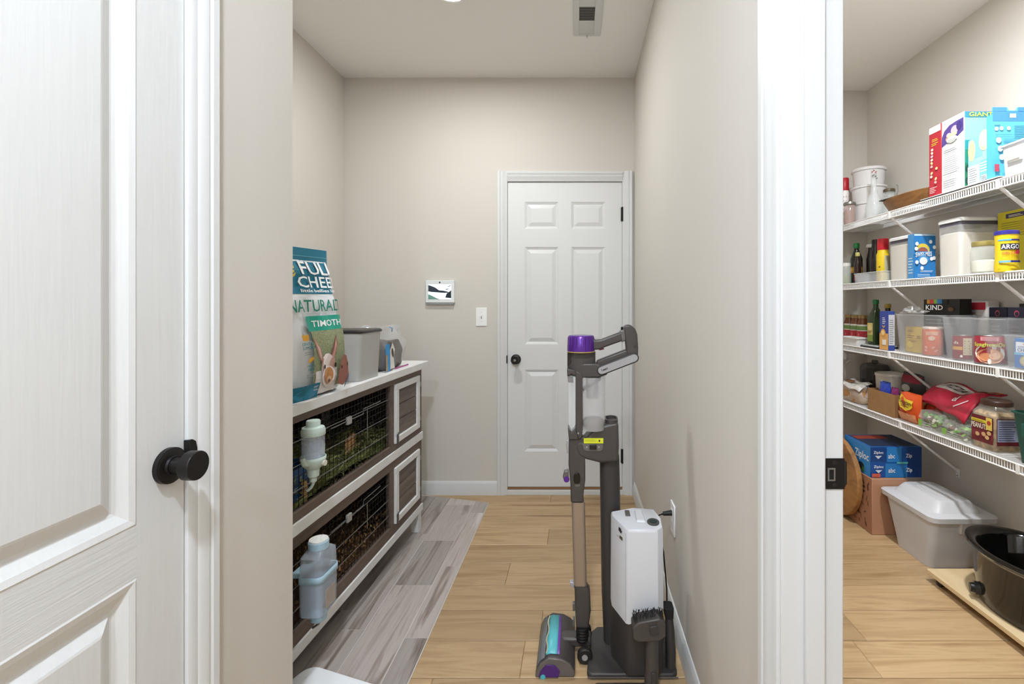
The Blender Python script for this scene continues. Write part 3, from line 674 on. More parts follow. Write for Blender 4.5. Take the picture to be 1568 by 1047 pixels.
p = Print(lambda u, v, o: (A_[0]+d_.x*u-d_.y*v, YV-.0301-o, A_[1]+d_.y*u+d_.x*v))
p.rect('#4a4644', .0, .002, -.004, .005); p.rect('#4a4644', .004, .018, -.003, .002); p.rect('#4a4644', .0195, .022, -.003, .004); p.rect('#8b8a8b', .1450, .1458, -.011, .011); p.build('logo', vac, smooth=False, fix=False, world=True)
vb(M(cm('#7d1f3c', .4)).prism(*prof([(400, 186), (430, 178), (438, 190), (412, 196)], YV-.008, YV+.008)), 'trigger', bevel=.002)
# dust cup
xd = z6(378, 0)[0]; rd = (z6(440, 0)[0]-z6(312, 0)[0])/2
vb(M(cm('#d8d6d4', .08, alpha=.38)).lathe([(rd*.97, zc(615)), (rd, zc(560)), (rd, zc(335))], c=(xd, YV, 0), n=36, cap1=False), 'dust_cup')
vb(M(cm('#8d8a86', .4, alpha=.55)).lathe([(rd*.5, zc(450)), (rd*.52, zc(340))], c=(xd-.004, YV, 0), n=24), 'cyclone_core')
vb(M(GUND).prism(*prof([(322, 400), (324, 408), (420, 348), (416, 340)], YV-.026, YV+.026)), 'cyclone_flange')
q = M(cm('#7d756d', .95, bump=.5, bscale=120)); q.lathe([(rd*.7, zc(612)), (rd*.95, zc(590)), (rd*.95, zc(572)), (rd*.72, zc(556)), (rd*.2, zc(560))], c=(xd, YV, 0), n=18); vb(q, 'dust')
# front spine with window
m = M(GUN)
for pts in ([(284, 300), (320, 320), (322, 600), (318, 650), (300, 662), (284, 600)], [(238, 290), (284, 298), (284, 330), (262, 318), (240, 330)], [(243, 595), (262, 628), (284, 600), (300, 662), (248, 662)]): m.prism(*prof(pts, YV-.028, YV+.028))
vb(m, 'front_spine', bevel=.003)
vb(M(GLASS).prism(*prof([(244, 330), (258, 324), (284, 330), (284, 600), (262, 626), (246, 600)], YV-.024, YV+.024)), 'spine_window', bevel=.003)
vb(M(cm('#4a3030', .5)).prism(*prof([(242, 330), (270, 340), (272, 365), (244, 362)], YV-.021, YV+.021)), 'inlet_flap')
vb(M(SILV).cyl((z6(298, 0)[0], YV-.028, zc(628)), (z6(298, 0)[0], YV-.0295, zc(628)), .003, n=10), 'screw')
# wand
m = M(GUN).prism(*prof([(248, 662), (335, 650), (336, 880), (326, 960), (328, 1000), (258, 1000), (256, 900), (246, 800)], YV-.018, YV+.018)); vb(m, 'wand_head', bevel=.006, seg=3)
vb(M(SILV).prism(*prof([(236, 672), (250, 674), (250, 742), (238, 744), (234, 700)], YV-.010, YV+.010)), 'release_tab', bevel=.002)
vb(M(GUNL).prism(*prof([(222, 838), (246, 832), (248, 894), (226, 894), (216, 870)], YV-.012, YV+.012)), 'button_housing', bevel=.003)
vb(M(PURP).cyl((z6(236, 0)[0], YV-.0125, zc(878)), (z6(236, 0)[0], YV-.016, zc(878)), .0105, n=18), 'purple_button')
vb(M(cm('#0f0d0d', .25)).prism(capsule(z6(291, 856), z6(291, 882), .0115), 'y', YV-.0225, YV-.017), 'lock_button', bevel=.002)
vb(M(GUNL).prism(capsule(z6(287, 906), z6(300, 906), .005), 'y', YV-.020, YV-.017), 'lock_slot')
def wx(px0, px1, py): a, b = z7(px0, py), z7(px1, py); return (a[0]+b[0])/2, (b[0]-a[0])/2, a[1]
c0, h0, q0 = wx(256, 326, 92); c1, h1, q1 = wx(268, 336, 525)
vb(M(BRONZE).loft([(q1, c1, YV, h1, .017, .012), (q0, c0, YV, h0, .017, .012)], n=6), 'bronze_tube')
c2, h2, q2 = wx(272, 352, 530); c3, h3, q3 = wx(275, 357, 655); c4, h4, q4 = wx(275, 350, 745)
vb(M(GUN).loft([(q4, c4, YV, h4*.85, .017, .009), (q3, c3, YV, h3, .019, .01), (q2-.01, c2, YV, h2, .019, .01), (q1+.001, c1, YV, h1*1.04, .018, .011)], n=5), 'elbow')
vb(M(SILV).prism(*prof([(247, 508), (270, 510), (272, 536), (252, 538)], YV-.010, YV+.010, z7)), 'elbow_clip', bevel=.002)
for y in (640, 720): vb(M(GUNL).box(*[z7(262, 0)[0], z7(274, 0)[0]], YV-.009, YV+.009, z7(0, y+20)[1], z7(0, y-20)[1]), 'elbow_tab', bevel=.002)
m = M(cm('#161413', .5)); x0, zt = z7(313, 735); zb = z7(0, 805)[1]
for i in range(5):
    zz = zb+(zt-zb)*i/5; m.lathe([(.021, zz), (.023, zz+.003), (.023, zz+.006), (.021, zz+(zt-zb)/5)], c=(x0, YV-.01, 0), n=20)
vb(m, 'swivel_bellows')
# floor head lying across: long axis along the depth
Y0, Y1 = 1.600, 1.845
hp = lambda px, py: VP(px, py, 1.615)
def sh(pts): return [(max(a, -9), max(b, .004)) for a, b in pts]
out = [hp(820, 1040), hp(820.5, 1026), hp(827, 1012), hp(841, 1003), hp(860, 1005), hp(873, 1012), hp(880, 1023), hp(879, 1040)]
out = sh(out)
def topz(x):
    for (xa, za), (xb, zb_) in zip(out[1:7], out[2:7]):
        if xa <= x <= xb: return za+(zb_-za)*(x-xa)/(xb-xa)
    return out[1][1]
vb(M(GUN).prism(out, 'y', Y0+.006, Y1-.004), 'floor_head', bevel=.004, seg=3)
vb(M(GUNL).prism(out, 'y', Y0, Y0+.0065), 'end_plate', bevel=.002)
cap = [hp(825, 1037), hp(828, 1022), hp(837, 1012), hp(850, 1013), hp(858, 1022), hp(855, 1032), hp(842, 1037)]
vb(M(cm('#4c2270', .35)).prism(sh(cap), 'y', Y0-.003, Y0+.001), 'purple_end_cap', bevel=.001)
vb(M(cm('#4bb3bd', .4)).cyl((hp(832, 0)[0], Y0-.0045, hp(0, 1030)[1]), (hp(832, 0)[0], Y0-.0025, hp(0, 1030)[1]), .0085, n=18), 'turquoise_dot')
def strip(mat, pa, pb, ya, yb, name, o=.0015, th=.002):
    xa, xb = hp(pa, 0)[0], hp(pb, 0)[0]
    vb(M(mat).grid(lambda a, b: (xa+(xb-xa)*a, ya+(yb-ya)*b, topz(xa+(xb-xa)*a)+o), 5, 2), name, solid=th)
strip(cm('#59b6bd', .35), 836, 853, Y0+.022, Y1-.022, 'roller_strip'); strip(cm('#6d3a9a', .35), 853, 857, Y0+.022, Y1-.022, 'purple_strip')
strip(cm('#8f9294', .15, alpha=.5), 822, 834, Y0+.014, Y1-.014, 'front_window', .003, .003)
m = M(cm('#b7b49a', .5)); m.tube([(hp(836, 0)[0]+.003*math.sin(i*1.1), Y0+.03+(Y1-Y0-.05)*i/12, topz(hp(836, 0)[0])+.003) for i in range(13)], .0028, 5); vb(m, 'bristle_row')
vb(M(GUN).box(out[4][0]-.01, VX(905), 1.70, 1.75, .03, .062), 'neck', bevel=.008)
wc = VP(895.5, 1000, 1.665)
for yy in (1.655, 1.785):
    m = M(cm('#201d1c', .5)).cyl((wc[0], yy, .0285), (wc[0], yy+.022, .0285), .0265, n=28); o = vb(m, 'wheel', bevel=.004)
    M(SILV).cyl((wc[0]+.02, yy-.0005-YV, .0285), (wc[0]+.02, yy-.0025-YV, .0285), .010, n=18).build('wheel_hub', o)
    M(GUNL).lathe([(.016, 0), (.018, .001)], n=4) if 0 else None

# ---- the dock
dock = thing('vacuum_dock', 'grey vacuum charging dock with pole and white battery tower by the right wall', 'vacuum dock', (.19, 1.70, 0))
def db(m, name, **k): return m.build(name, dock, world=True, **k)
db(M(GUND).prism([(.032, 1.605), (.045, 1.592), (.322, 1.592), (.338, 1.61), (.335, 1.80), (.31, 1.83), (.075, 1.83), (.05, 1.80)], 'z', 0, .020), 'base_plate', bevel=.006, seg=3)
db(M(GUNL).prism([(.034, 1.5905), (.337, 1.5905), (.337, 1.5925), (.034, 1.5925)], 'z', .006, .011), 'base_trim')
# pole
px_ = lambda a, b, y: ((VX(800+a/3.489, 1.76)+VX(800+b/3.489, 1.76))/2, (VX(800+b/3.489, 1.76)-VX(800+a/3.489, 1.76))/2)
pc, pr_ = px_(414, 520, 0)
db(M(GUND).loft([(.02, pc+.012, 1.76, pr_*.95, .034, .026), (.20, pc+.006, 1.76, pr_, .036, .03), (.60, pc, 1.76, pr_, .036, .03), (.70, pc-.002, 1.76, pr_*.98, .036, .03)], n=7), 'pole')
# cradle head of the dock
cp = lambda a, b: z6(a, b, 1.745)
m = M(GUN).prism([cp(*q) for q in ((326, 662), (372, 612), (380, 598), (440, 578), (508, 566), (511, 690), (508, 770), (412, 778), (340, 760), (300, 742), (280, 700), (296, 668))], 'y', 1.700, 1.79); db(m, 'cradle', bevel=.010, seg=4)
tc_ = ((cp(441, 0)[0]+cp(508, 0)[0])/2, (cp(508, 0)[0]-cp(441, 0)[0])/2)
m = M(GUN); m.loft([(cp(0, 600)[1], tc_[0], 1.745, tc_[1]*1.0, .042, .025), (cp(0, 556)[1], tc_[0], 1.745, tc_[1], .042, .025), (cp(0, 556)[1], tc_[0], 1.745, tc_[1]*.82, .036, .02), (cp(0, 580)[1], tc_[0], 1.745, tc_[1]*.8, .035, .02)], n=6); db(m, 'cradle_rim')
p = Print(lambda u, v, o: (u, 1.6995-o, v)); a, b = z6(328, 693, 1.70), z6(432, 665, 1.70)
p.rect('#d8dc2e', a[0], b[0], a[1], b[1]); p.lines('#a5a52a', a[0]+.004, a[0]+.046, a[1]+.008, b[1]-.003, 2); p.oval('#30301a', b[0]-.014, (a[1]+b[1])/2, .003, .004); p.build('yellow_label', dock, smooth=False, fix=False, world=True)
db(M(GUNL).prism([z6(*q, 1.70) for q in ((320, 697), (432, 697), (430, 724), (416, 734), (340, 734), (326, 724))], 'y', 1.697, 1.702), 'switch_surround', bevel=.001)
db(M(cm('#1c1a19', .4)).prism([z6(*q, 1.70) for q in ((358, 698), (396, 698), (396, 724), (358, 724))], 'y', 1.692, 1.699), 'switch', bevel=.002)
for q in (344, 408): db(M(SILV).cyl((z6(q, 0, 1.7)[0], 1.697, z6(0, 712, 1.7)[1]), (z6(q, 0, 1.7)[0], 1.6962, z6(0, 712, 1.7)[1]), .003, n=8), 'switch_mark')
# dark tower base and white battery tower
foot = [(.120, 1.700), (.122, 1.672), (.163, 1.592), (.172, 1.586), (.268, 1.586), (.288, 1.604), (.292, 1.66), (.275, 1.715), (.20, 1.725)]
def ring(z, g=0): cx_, cy_ = .205, 1.655; return [(cx_+(x-cx_)*(1+g), cy_+(y-cy_)*(1+g), z) for x, y in foot]
db(M(GUND).rings([ring(.018, .02), ring(.06, 0), ring(.205, 0)]), 'tower_base', bevel=.003)
WT = cm('#d4d4d6', .32, name='white_glossy_plastic')
def ringt(zf, g=0):                       # slanted lower edge: low at the left corner, high at the right
    return [(x, y, zf(x, y)) for x, y, _ in ring(0, g)]
lo = lambda x, y: .192+max(0, (x-.165))*.30+max(0, (1.70-y))*(-.12)+.01
hi = lambda x, y: .505+(y-1.59)*.12
db(M(WT).rings([ringt(lo, .012), ringt(lambda x, y: lo(x, y)+.01, .015), ringt(lambda x, y: hi(x, y)-.012, .0), ringt(lambda x, y: hi(x, y)-.003, -.03), ringt(hi, -.09)]), 'battery_tower')
db(M(cm('#b9b9ba', .4)).tube([(.1615, 1.5915, .20), (.1615, 1.5915, .35), (.1625, 1.5925, .49)], .0012, 5), 'tower_seam')
dd = lambda x, y, o: (x, y, hi(x, y)+o)
m = M(cm('#5a5652', .3)); m.rings([[dd(.168, 1.70, .0), dd(.186, 1.70, 0), dd(.186, 1.665, 0), dd(.168, 1.665, 0)], [dd(.169, 1.699, .004), dd(.185, 1.699, .004), dd(.185, 1.667, .004), dd(.169, 1.667, .004)]]); db(m, 'latch_button', bevel=.001)
m = M(WT); m.rings([[dd(.20, 1.70, -.002), dd(.232, 1.70, -.002), dd(.236, 1.625, -.002), dd(.20, 1.63, -.002)], [dd(.205, 1.695, .008), dd(.228, 1.695, .008), dd(.232, 1.632, .006), dd(.205, 1.635, .006)]]); db(m, 'handle_ridge', bevel=.003)
m = M(cm('#4c4a48', .2)); m.rings([[dd(.259+.021*math.cos(2*PI*i/20), 1.628+.021*math.sin(2*PI*i/20), o) for i in range(20)] for o in (-.003, .004)]); db(m, 'display', bevel=.001)
m = M(cm('#1f3a38', .15, emit=.0)); m.rings([[dd(.259+.014*math.cos(2*PI*i/16), 1.628+.011*math.sin(2*PI*i/16), o) for i in range(16)] for o in (.003, .005)]); db(m, 'display_glass')
side = lambda u, v, o: (.1212+.0405*u-o*.9, 1.682-.090*u-o*.45, v)
p = Print(side, .001); p.rect('#5e5648', .02, .80, .455, .467); p.lines('#8a8068', .1, .76, .458, .464, 1); p.shape('#2b2826', [(.55, .482), (.72, .478), (.80, .486), (.70, .495), (.56, .494)]); p.build('side_mark', dock, smooth=False, fix=False, world=True)
# power cord to the outlet
db(M(cm('#171514', .5)).cyl((XR-.008, 1.865, .439), (XR-.042, 1.862, .437), .011, .008, n=12), 'plug')
m = M(cm('#171514', .5)); m.tube([(XR-.040, 1.862, .437), (XR-.06, 1.855, .434), (XR-.072, 1.83, .42), (XR-.07, 1.80, .40), (XR-.055, 1.78, .33), (XR-.045, 1.77, .2), (XR-.045, 1.76, .08), (XR-.06, 1.75, .03), (.30, 1.74, .026)], .003, 7); db(m, 'power_cord')
# ---- attachments hung on the front of the dock
r = thing('mini_brush', 'small dark grey motorised brush attachment standing in front of the white tower', 'vacuum attachment', (.243, 1.535, 0))
def ab(m, name, **k): return m.build(name, r, world=True, **k)
a0 = lambda px, py: VP(px, py, 1.535)
ab(M(GUN).prism([a0(968, 968), a0(967, 952), a0(976, 944), a0(1008, 938), a0(1017, 946), a0(1017, 966), a0(1008, 972), a0(976, 974)], 'y', 1.505, 1.56), 'brush_body', bevel=.005, seg=3)
m = M(cm('#2a2726', .8)); rnd = random.Random(2)
for i in range(150):
    t = rnd.random(); x, z = a0(969+t*46, 945-t*5); y_ = rnd.uniform(1.515, 1.555); m.cyl((x, y_, z-.004), (x+rnd.uniform(-.004, .004), y_+rnd.uniform(-.004, .004), z+.012), .0012, n=4)
stuff(ab(m, 'bristles', smooth=False))
ab(M(GUND).prism([a0(992, 948), a0(1004, 946), a0(1006, 958), a0(993, 960)], 'y', 1.497, 1.51), 'brush_latch', bevel=.002)
pts = [a0(999, 972), a0(998, 985), a0(998, 1015), a0(997, 1045), a0(997, 1062)]
rad = [.020, .0205, .021, .0225, .021]
ab(M(GUN).tube([(x, 1.532, max(z, .006)) for x, z in pts]+[(pts[-1][0], 1.532, .004)], rad+[.020], 20), 'neck')
ab(M(GUND).prism(capsule(a0(999, 1024), a0(999, 1037), .0085), 'y', 1.5065, 1.514), 'release_button', bevel=.002)
r = thing('crevice_tool', 'slim dark crevice tool lying on the floor beside the mini brush', 'vacuum attachment', (.155, 1.545, 0))
M(GUND).loft([(.002, 0, 0, .10, .016, .008), (.016, 0, 0, .098, .015, .008), (.02, 0, 0, .09, .011, .006)]).build('tool_body', r); M(GUN).cyl((-.098, 0, .011), (-.118, 0, .011), .0105, n=14).build('tool_socket', r)
r = thing('dusting_brush', 'dark soft dusting brush standing between white tower and wall', 'vacuum attachment', (.318, 1.625, .0205))
M(GUND).tube([(0, 0, 0), (0, 0, .05), (-.002, .004, .12), (-.004, .01, .17)], [.017, .018, .016, .013], 16).build('brush_handle', r); M(cm('#1d1b1a', .8)).loft([(.165, -.004, .012, .014, .02, .008), (.195, -.006, .02, .018, .026, .01)]).build('brush_head', r)

# ================================================================== THE PANTRY
# ---- wire shelves on the right wall
SX0, SX1, SY0, SY1 = 1.72, XP1, 1.05, YPB-.002
SH = {1: 1.765, 2: 1.385, 3: .995, 4: .631}
words = {1: 'topmost white wire pantry shelf, with the cereal boxes on it', 2: 'white wire pantry shelf carrying the flour containers', 3: 'white wire pantry shelf carrying the clear bins of cans', 4: 'lowest white wire pantry shelf, with the peanut jar on it'}
proto = None
for k in (1, 2, 3, 4):
    z = SH[k]
    r = thing('wire_shelf', words[k], 'shelf', (SX1, 2.2, z-.035), 0, 'white wire shelves in the pantry')
    if proto is None:
        m = M(WIREW); n = int((SY1-SY0)/.0127); W_ = .0017; X0 = SX0-SX1
        for i in range(n+1):
            y = SY0-2.2+.004+(SY1-SY0-.008)*i/n
            m.box(X0+.002, -.001, y-W_/1.4, y+W_/1.4, .031, .035)
            m.box(X0-.001, X0+.0012, y-W_, y+W_, -.001, .034)
        wires = stuff(m.build('deck_wires', r, smooth=False))
        rails = []
        for x, zz, rad in ((X0, .0335, .0036), (X0, 0, .0036), (X0+.10, .029, .003), (X0+.20, .029, .003), (-.006, .029, .003)):
            o = M(WIREW).cyl((x, SY0-2.2, zz), (x, SY1-2.2, zz), rad, n=8).build('rail', r); rails.append(o)
        braces = []
        for yb in (2.627, 1.95, 1.3):
            y = yb-2.2
            m = M(WIREW); m.prism([(X0+.001, .004), (X0+.014, .004), (-.004, -.222), (-.004, -.238)], 'y', y-.0075, y+.0075); b = m.build('brace', r, bevel=.002)
            q = M(WIREW).box(-.007, 0, y-.010, y+.010, -.262, -.215).build('brace_foot', b, bevel=.002)
            s_ = M(STEEL).cyl((-.007, y, -.252), (-.0095, y, -.252), .0035, n=8).build('screw', b)
            c_ = M(WIREW).box(X0-.0045, X0+.0055, y-.0085, y+.0085, -.005, .036).build('joint_clip', b, bevel=.002)
            braces.append(b)
        proto = r
    else:
        for src in [wires]+rails:
            c = src.copy(); COL.objects.link(c); c.parent = r
        for b in braces:
            c = b.copy(); COL.objects.link(c); c.parent = r; c.location.y = -.09 if k == 4 else 0
            for g in b.children: d = g.copy(); COL.objects.link(d); d.parent = c
def ztop(k): return SH[k]+.0008
# ---- builders for pantry goods
def jar(name, label, cat, x, y, z, prof_, mat, fill=None, fillmat=None, lid=None, lidmat=None, n=28, group=None):
    r = thing(name, label, cat, (x, y, z), 0, group)
    M(mat).lathe(prof_, n=n, cap1=lid is None).build('vessel', r)
    if fill: M(fillmat).lathe(fill, n=n).build('contents', r)
    if lid: M(lidmat).lathe(lid, n=n).build('lid', r)
    return r
def pouch(name, parent, mat, w_, h, t, k=10, n=14, crimp=.012, seed=1):
    """pillow bag standing up, faces -x; width along y"""
    rnd = random.Random(seed); ph = rnd.uniform(0, 6); m = M(mat); rs = []
    for j in range(k+1):
        v = j/k; e = max(.03, (1-abs(2*v-1)**3))*t; ring = []
        for s in (1, -1):
            for i in range(n):
                u = (-1+2*i/(n-1))*s; wv = w_*(1-.05*math.sin(PI*v))
                x = -s*e*max(0, 1-abs(u)**3)**.6*(1+.12*math.sin(7*u+9*v+ph))
                ring.append((x-.0*s, -u*wv*s*s if s == 1 else -u*wv, h*v+.004*math.sin(5*u+ph)*(v > .9)))
        rs.append(ring)
    m.rings(rs); return m.build(name, parent)
def pouch_surf(w_, h, t):
    return lambda u, v, o: (-(max(.03, (1-abs(2*max(0, min(1, v/h))-1)**3))*t*max(.0, 1-min(1, abs(u/w_))**3)**.6*1.13)-o-.001, -u, v)
def bin_(name, label, x0, x1, y0, y1, z, h, mat, taper=.012, cut=False, cat='bin', group=None):
    r = thing(name, label, cat, ((x0+x1)/2, (y0+y1)/2, z), 0, group); a, b = (x1-x0)/2, (y1-y0)/2
    t = .0025
    m = M(mat); m.loft([(0, 0, 0, a-taper, b-taper, .012), (h, 0, 0, a, b, .014), (h, 0, 0, a-t, b-t, .013), (t, 0, 0, a-taper-t, b-taper-t, .010)], n=4); m.build('bin_shell', r)
    m = M(mat); m.loft([(h-.004, 0, 0, a+.006, b+.006, .016), (h+.002, 0, 0, a+.006, b+.006, .016), (h+.002, 0, 0, a-.001, b-.001, .013), (h-.004, 0, 0, a-.001, b-.001, .013)], n=4, cap0=False, cap1=False); m.build('rim', r)
    return r, a, b

# ---------------------------------------------------------------- top shelf
Z1 = ztop(1)
r = thing('shaker_bottle', 'white dotted bottle with red cap at the corner of the top shelf', 'bottle', (1.785, 3.185, Z1))
M(cm('#efe9e6', .4)).lathe([(.026, 0), (.027, .02), (.027, .23), (.024, .245)]).build('bottle', r); M(cm('#b3202a', .35)).lathe([(.026, .245), (.027, .25), (.027, .325), (.024, .33)]).build('cap', r)
p = Print(cyl_surf(.027, math.radians(235)), .0006)
for i in range(5):
    for j in range(5): p.oval('#b98f8f', -.02+i*.01, .09+j*.028, .0022, .003, 8)
p.done(r)
jar('spice_jar', 'ribbed glass jar with pewter lid at the front corner of the top shelf', 'jar', 1.748, 3.06, Z1, [(.030, 0), (.033, .01), (.033, .115), (.028, .125)], cm('#c8b0a8', .15, alpha=.55), [(.029, .003), (.0305, .09)], cm('#b59a90', .8, vary=.2), [(.036, .125), (.037, .13), (.034, .142), (.012, .146), (.008, .152)], cm('#8f8d88', .35, metal=.8))
r = thing('bucket_stack', 'stack of nested white translucent buckets in the corner of the top shelf', 'bucket stack', (1.885, 3.085, Z1))
WB = cm('#eae7e6', .4, alpha=.86)
for i, (z, rr) in enumerate(((0, .095), (.105, .098), (.215, .094))):
    M(WB).lathe([(rr*.88, z), (rr*.97, z+.125), (rr*1.05, z+.127), (rr*1.06, z+.137), (rr*1.0, z+.140), (rr*.96, z+.136)], n=36, cap1=False).build('bucket', r)
M(cm('#c98aa0', .6, alpha=.7)).lathe([(.09, .01), (.092, .05)], n=24).build('bucket_contents', r) if 0 else None
M(cm('#f0eeee', .4)).lathe([(.098, .352), (.1, .356), (.09, .362)], n=36).build('top_lid', r)
r = thing('glass_bottle', 'clear glass bottle with small painted flowers on its neck', 'bottle', (1.79, 2.878, Z1))
M(cm('#e6ebe9', .05, alpha=.34)).lathe([(.040, 0), (.045, .01), (.046, .07), (.036, .12), (.020, .155), (.0155, .20), (.0155, .262), (.019, .268)], n=28, cap1=False).build('bottle', r)
M(cm('#dfe3e1', .1, alpha=.5)).lathe([(.011, .255), (.014, .27), (.017, .285), (.012, .303)], n=16).build('stopper', r)
p = Print(cyl_surf(.017, math.radians(240)), .0012)
for u, v, c in ((-.008, .285, '#a33d3d'), (0, .292, '#8c3434'), (.008, .282, '#b15050'), (-.004, .262, '#5d6c58'), (.006, .256, '#66705e'), (.002, .272, '#b9a0a0'), (.01, .243, '#6b7a66')): p.oval(c, u, v, .004, .0045, 8)
p.done(r, 'painted_flowers')
r = jar('swing_top_jar', 'clear round glass jar with dark metal collar behind the wooden bowl', 'jar', 1.90, 2.905, Z1, [(.045, 0), (.054, .015), (.056, .07), (.045, .115), (.029, .135), (.027, .165), (.030, .175)], cm('#e6ebe9', .05, alpha=.34), None, None, [(.031, .172), (.032, .176), (.032, .188), (.028, .191)], cm('#6d6350', .4, metal=.7))
M(STEEL).tube([(.02, -.035, .13), (.03, -.038, .17), (.034, -.03, .205), (.035, -.015, .212)], .0025, 6).build('wire_bail', r)
# wooden dough bowl
r = thing('wooden_bowl', 'long brown wooden dough bowl at the edge of the top shelf', 'bowl', (1.80, 2.575, Z1))
BWD = wood('dough_bowl_wood', ['#6b4522', '#8f6233', '#a3733f'], scale=(20, 4, 20), rough=.5, tint=0)
m = M(BWD); m.lathe([(.6, 0), (.78, .02), (1.0, .075), (.97, .079), (.90, .070), (.66, .016)], n=40, sx=.072, sy=.205); m.build('bowl_shell', r)
r2 = thing('slate_board', 'thin dark slate board resting across the wooden bowl', 'board', (1.795, 2.68, Z1+.081), .06)
M(cm('#3b3330', .6)).box(-.05, .05, -.075, .075, 0, .005).build('slate', r2, bevel=.001); M(cm('#8b6a44', .7)).tube([(0, .07, .006), (0, .078, .009), (.01, .074, .006)], .0015, 5).build('cord_loop', r2)
r = thing('cutting_board', 'pale wooden cutting board leaning on the wall behind the wooden bowl', 'cutting board', (1.96, 2.57, Z1))
PALE = wood('pale_board_wood', ['#c79a62', '#d8ae78', '#dfb987'], scale=(20, 3, 20), rough=.55, tint=0)
m = M(PALE); m.prism([(-.13, .0), (.13, 0), (.13, .10), (.10, .125), (-.10, .125), (-.13, .10)], 'x', 0, .016); o = m.build('board', r, bevel=.004); o.rotation_euler.y = .18
M(cm('#5b4630', .8)).cyl((.0145, .11, .10), (.0185, .11, .10), .006, n=12).build('hang_hole', o)
# white topped tray under the cereal
r = thing('baking_sheet', 'flat white topped tray with dark edge under the cereal boxes', 'tray', (1.86, 2.175, Z1))
M(cm('#4b4643', .5)).box(-.135, .135, -.225, .225, 0, .011).build('tray_edge', r, bevel=.002); M(cm('#ecebea', .4)).box(-.134, .134, -.224, .224, .011, .0135).build('tray_top', r)
ZB = Z1+.0142
r, a, b = carton('cereal_box', 'red cereal box with a narrow marshmallow printed side', 'cereal box', 1.745, 1.94, 2.287, 2.365, ZB, .345, '#b5323b')
p = Print(face_surf(a, b, .345, '-x')); p.rect('#b9303c', -.037, .037, .002, .305); p.rect('#efece8', -.037, .037, .312, .343)
p.lines('#f0cf4c', -.018, .022, .270, .286, 2); p.lines('#f0cf4c', -.02, .024, .250, .266, 2)
for i in range(11): p.oval(random.choice(['#e8b7b4', '#e9d7c9', '#e0d59a', '#d9b9c9']), random.choice([-.016, .016])+random.uniform(-.004, .004), .232-.0165*i, .0085, .0065, 10, random.uniform(-.8, .8))
p.lines('#e6c9c5', -.024, .024, .018, .05, 4); p.done(r)
p = Print(face_surf(a, b, .345, '-y'))
for i, c in enumerate(('#b5323b', '#d67a35', '#dfc342', '#5d9a55', '#4a78b0', '#6a4f96')): p.rect(c, -.095, .02, .30-.02*i, .32-.02*i)
p.rect('#8aa0c0', .02, .095, .05, .32); p.done(r, 'printed_side')
HB = .345
r, a, b = carton('cereal_box', 'giant size cereal box with purple galaxy top and white nutrition side', 'cereal box', 1.745, 1.955, 2.150, 2.282, ZB, HB, '#e9e7e6')
p = Print(face_surf(a, b, HB, '-x'))
p.rect('#e7e5e6', -.064, .064, .002, HB-.002); p.shape('#5a4a8e', [(-.064, .222), (-.02, .236), (.03, .246), (.064, .262), (.064, HB-.024), (.02, HB-.026), (-.02, HB-.032), (-.05, HB-.05), (-.064, HB-.075)])
p.oval('#d8b8c6', .012, .282, .022, .02); p.oval('#e2c3cf', -.022, .268, .014, .010); p.oval('#dba48e', -.03, .252, .010, .008); p.oval('#46387a', .040, .292, .016, .02); p.oval('#d9d1a8', .0, .262, .03, .010); p.lines('#3c5a34', -.03, .036, .236, .25, 2)
p.oval('#f0efe9', .0, .242, .032, .014); p.lines('#7b8a6d', -.028, .034, .226, .246, 3)
p.lines('#6b6b6e', -.048, .046, .188, .205, 2); p.lines('#a7a7aa', -.048, .05, .095, .18, 9, .3); p.lines('#6b6b6e', -.05, .046, .085, .092, 1); p.lines('#b3b3b6', -.048, .05, .025, .075, 5, .3); p.done(r)
p = Print(face_surf(a, b, HB, '-y'))
p.rect('#8fb3bd', -.104, .104, .002, HB-.001); p.rect('#3c8aa0', -.104, .104, HB-.028, HB-.001); p.rect('#2f8f95', -.104, .104, .17, .215); p.rect('#22806f', -.104, .104, .11, .172); p.rect('#1f6f4d', -.104, .104, .002, .112)
p.text('#d3e04c', 'GIANT SIZE', -.085, .098, HB-.024, HB-.005)
for zz in (.03, .085): p.oval('#15352c', -.078, zz, .024, .024); p.oval('#3f6a5b', -.078, zz, .018, .018); p.oval('#122b25', -.078, zz+.001, .012, .012)
p.oval('#c9c25a', -.06, .135, .022, .014); p.done(r, 'printed_side')
p = Print(face_surf(a, b, HB, '+z')); p.rect('#f0eeee', -.1, .1, -.06, .06); p.oval('#3a4f8c', -.085, 0, .012, .015); p.done(r, 'printed_top')
r = thing('cookie_mix_box', 'open light blue cookie mix box with pale round cookies on it', 'food box', (1.805, 2.090, ZB))
a, b, hB = .045, .056, .228
m = M(cm('#8fcbe0', .45)); m.rings([[(-a, -b, z0), (a, -b, z0), (a, b, z1), (-a, b, z1)] for z0, z1 in ((0, 0), (hB+.012, hB-.022))]); m.build('carton_body', r)
M(cm('#6e4c33', .8)).rings([[(a-.004, b-.002, hB-.03), (a-.004, -b+.01, hB), (a-.003, -b+.01, hB), (a-.003, b-.002, hB-.03)], [(a-.004, b-.03, hB+.022), (a-.004, -b+.002, hB+.034), (a-.003, -b+.002, hB+.034), (a-.003, b-.03, hB+.022)]]).build('open_flap', r)
p = Print(face_surf(a, b, hB, '-x')); p.rect('#9fd3e6', -.055, .055, .002, .198); p.rect('#86b9d8', -.035, .02, .12, .205); p.oval('#e7dd9f', -.036, .158, .019, .048); p.oval('#eadfa4', .029, .185, .026, .045); p.oval('#f1e8b8', .029, .188, .018, .034)
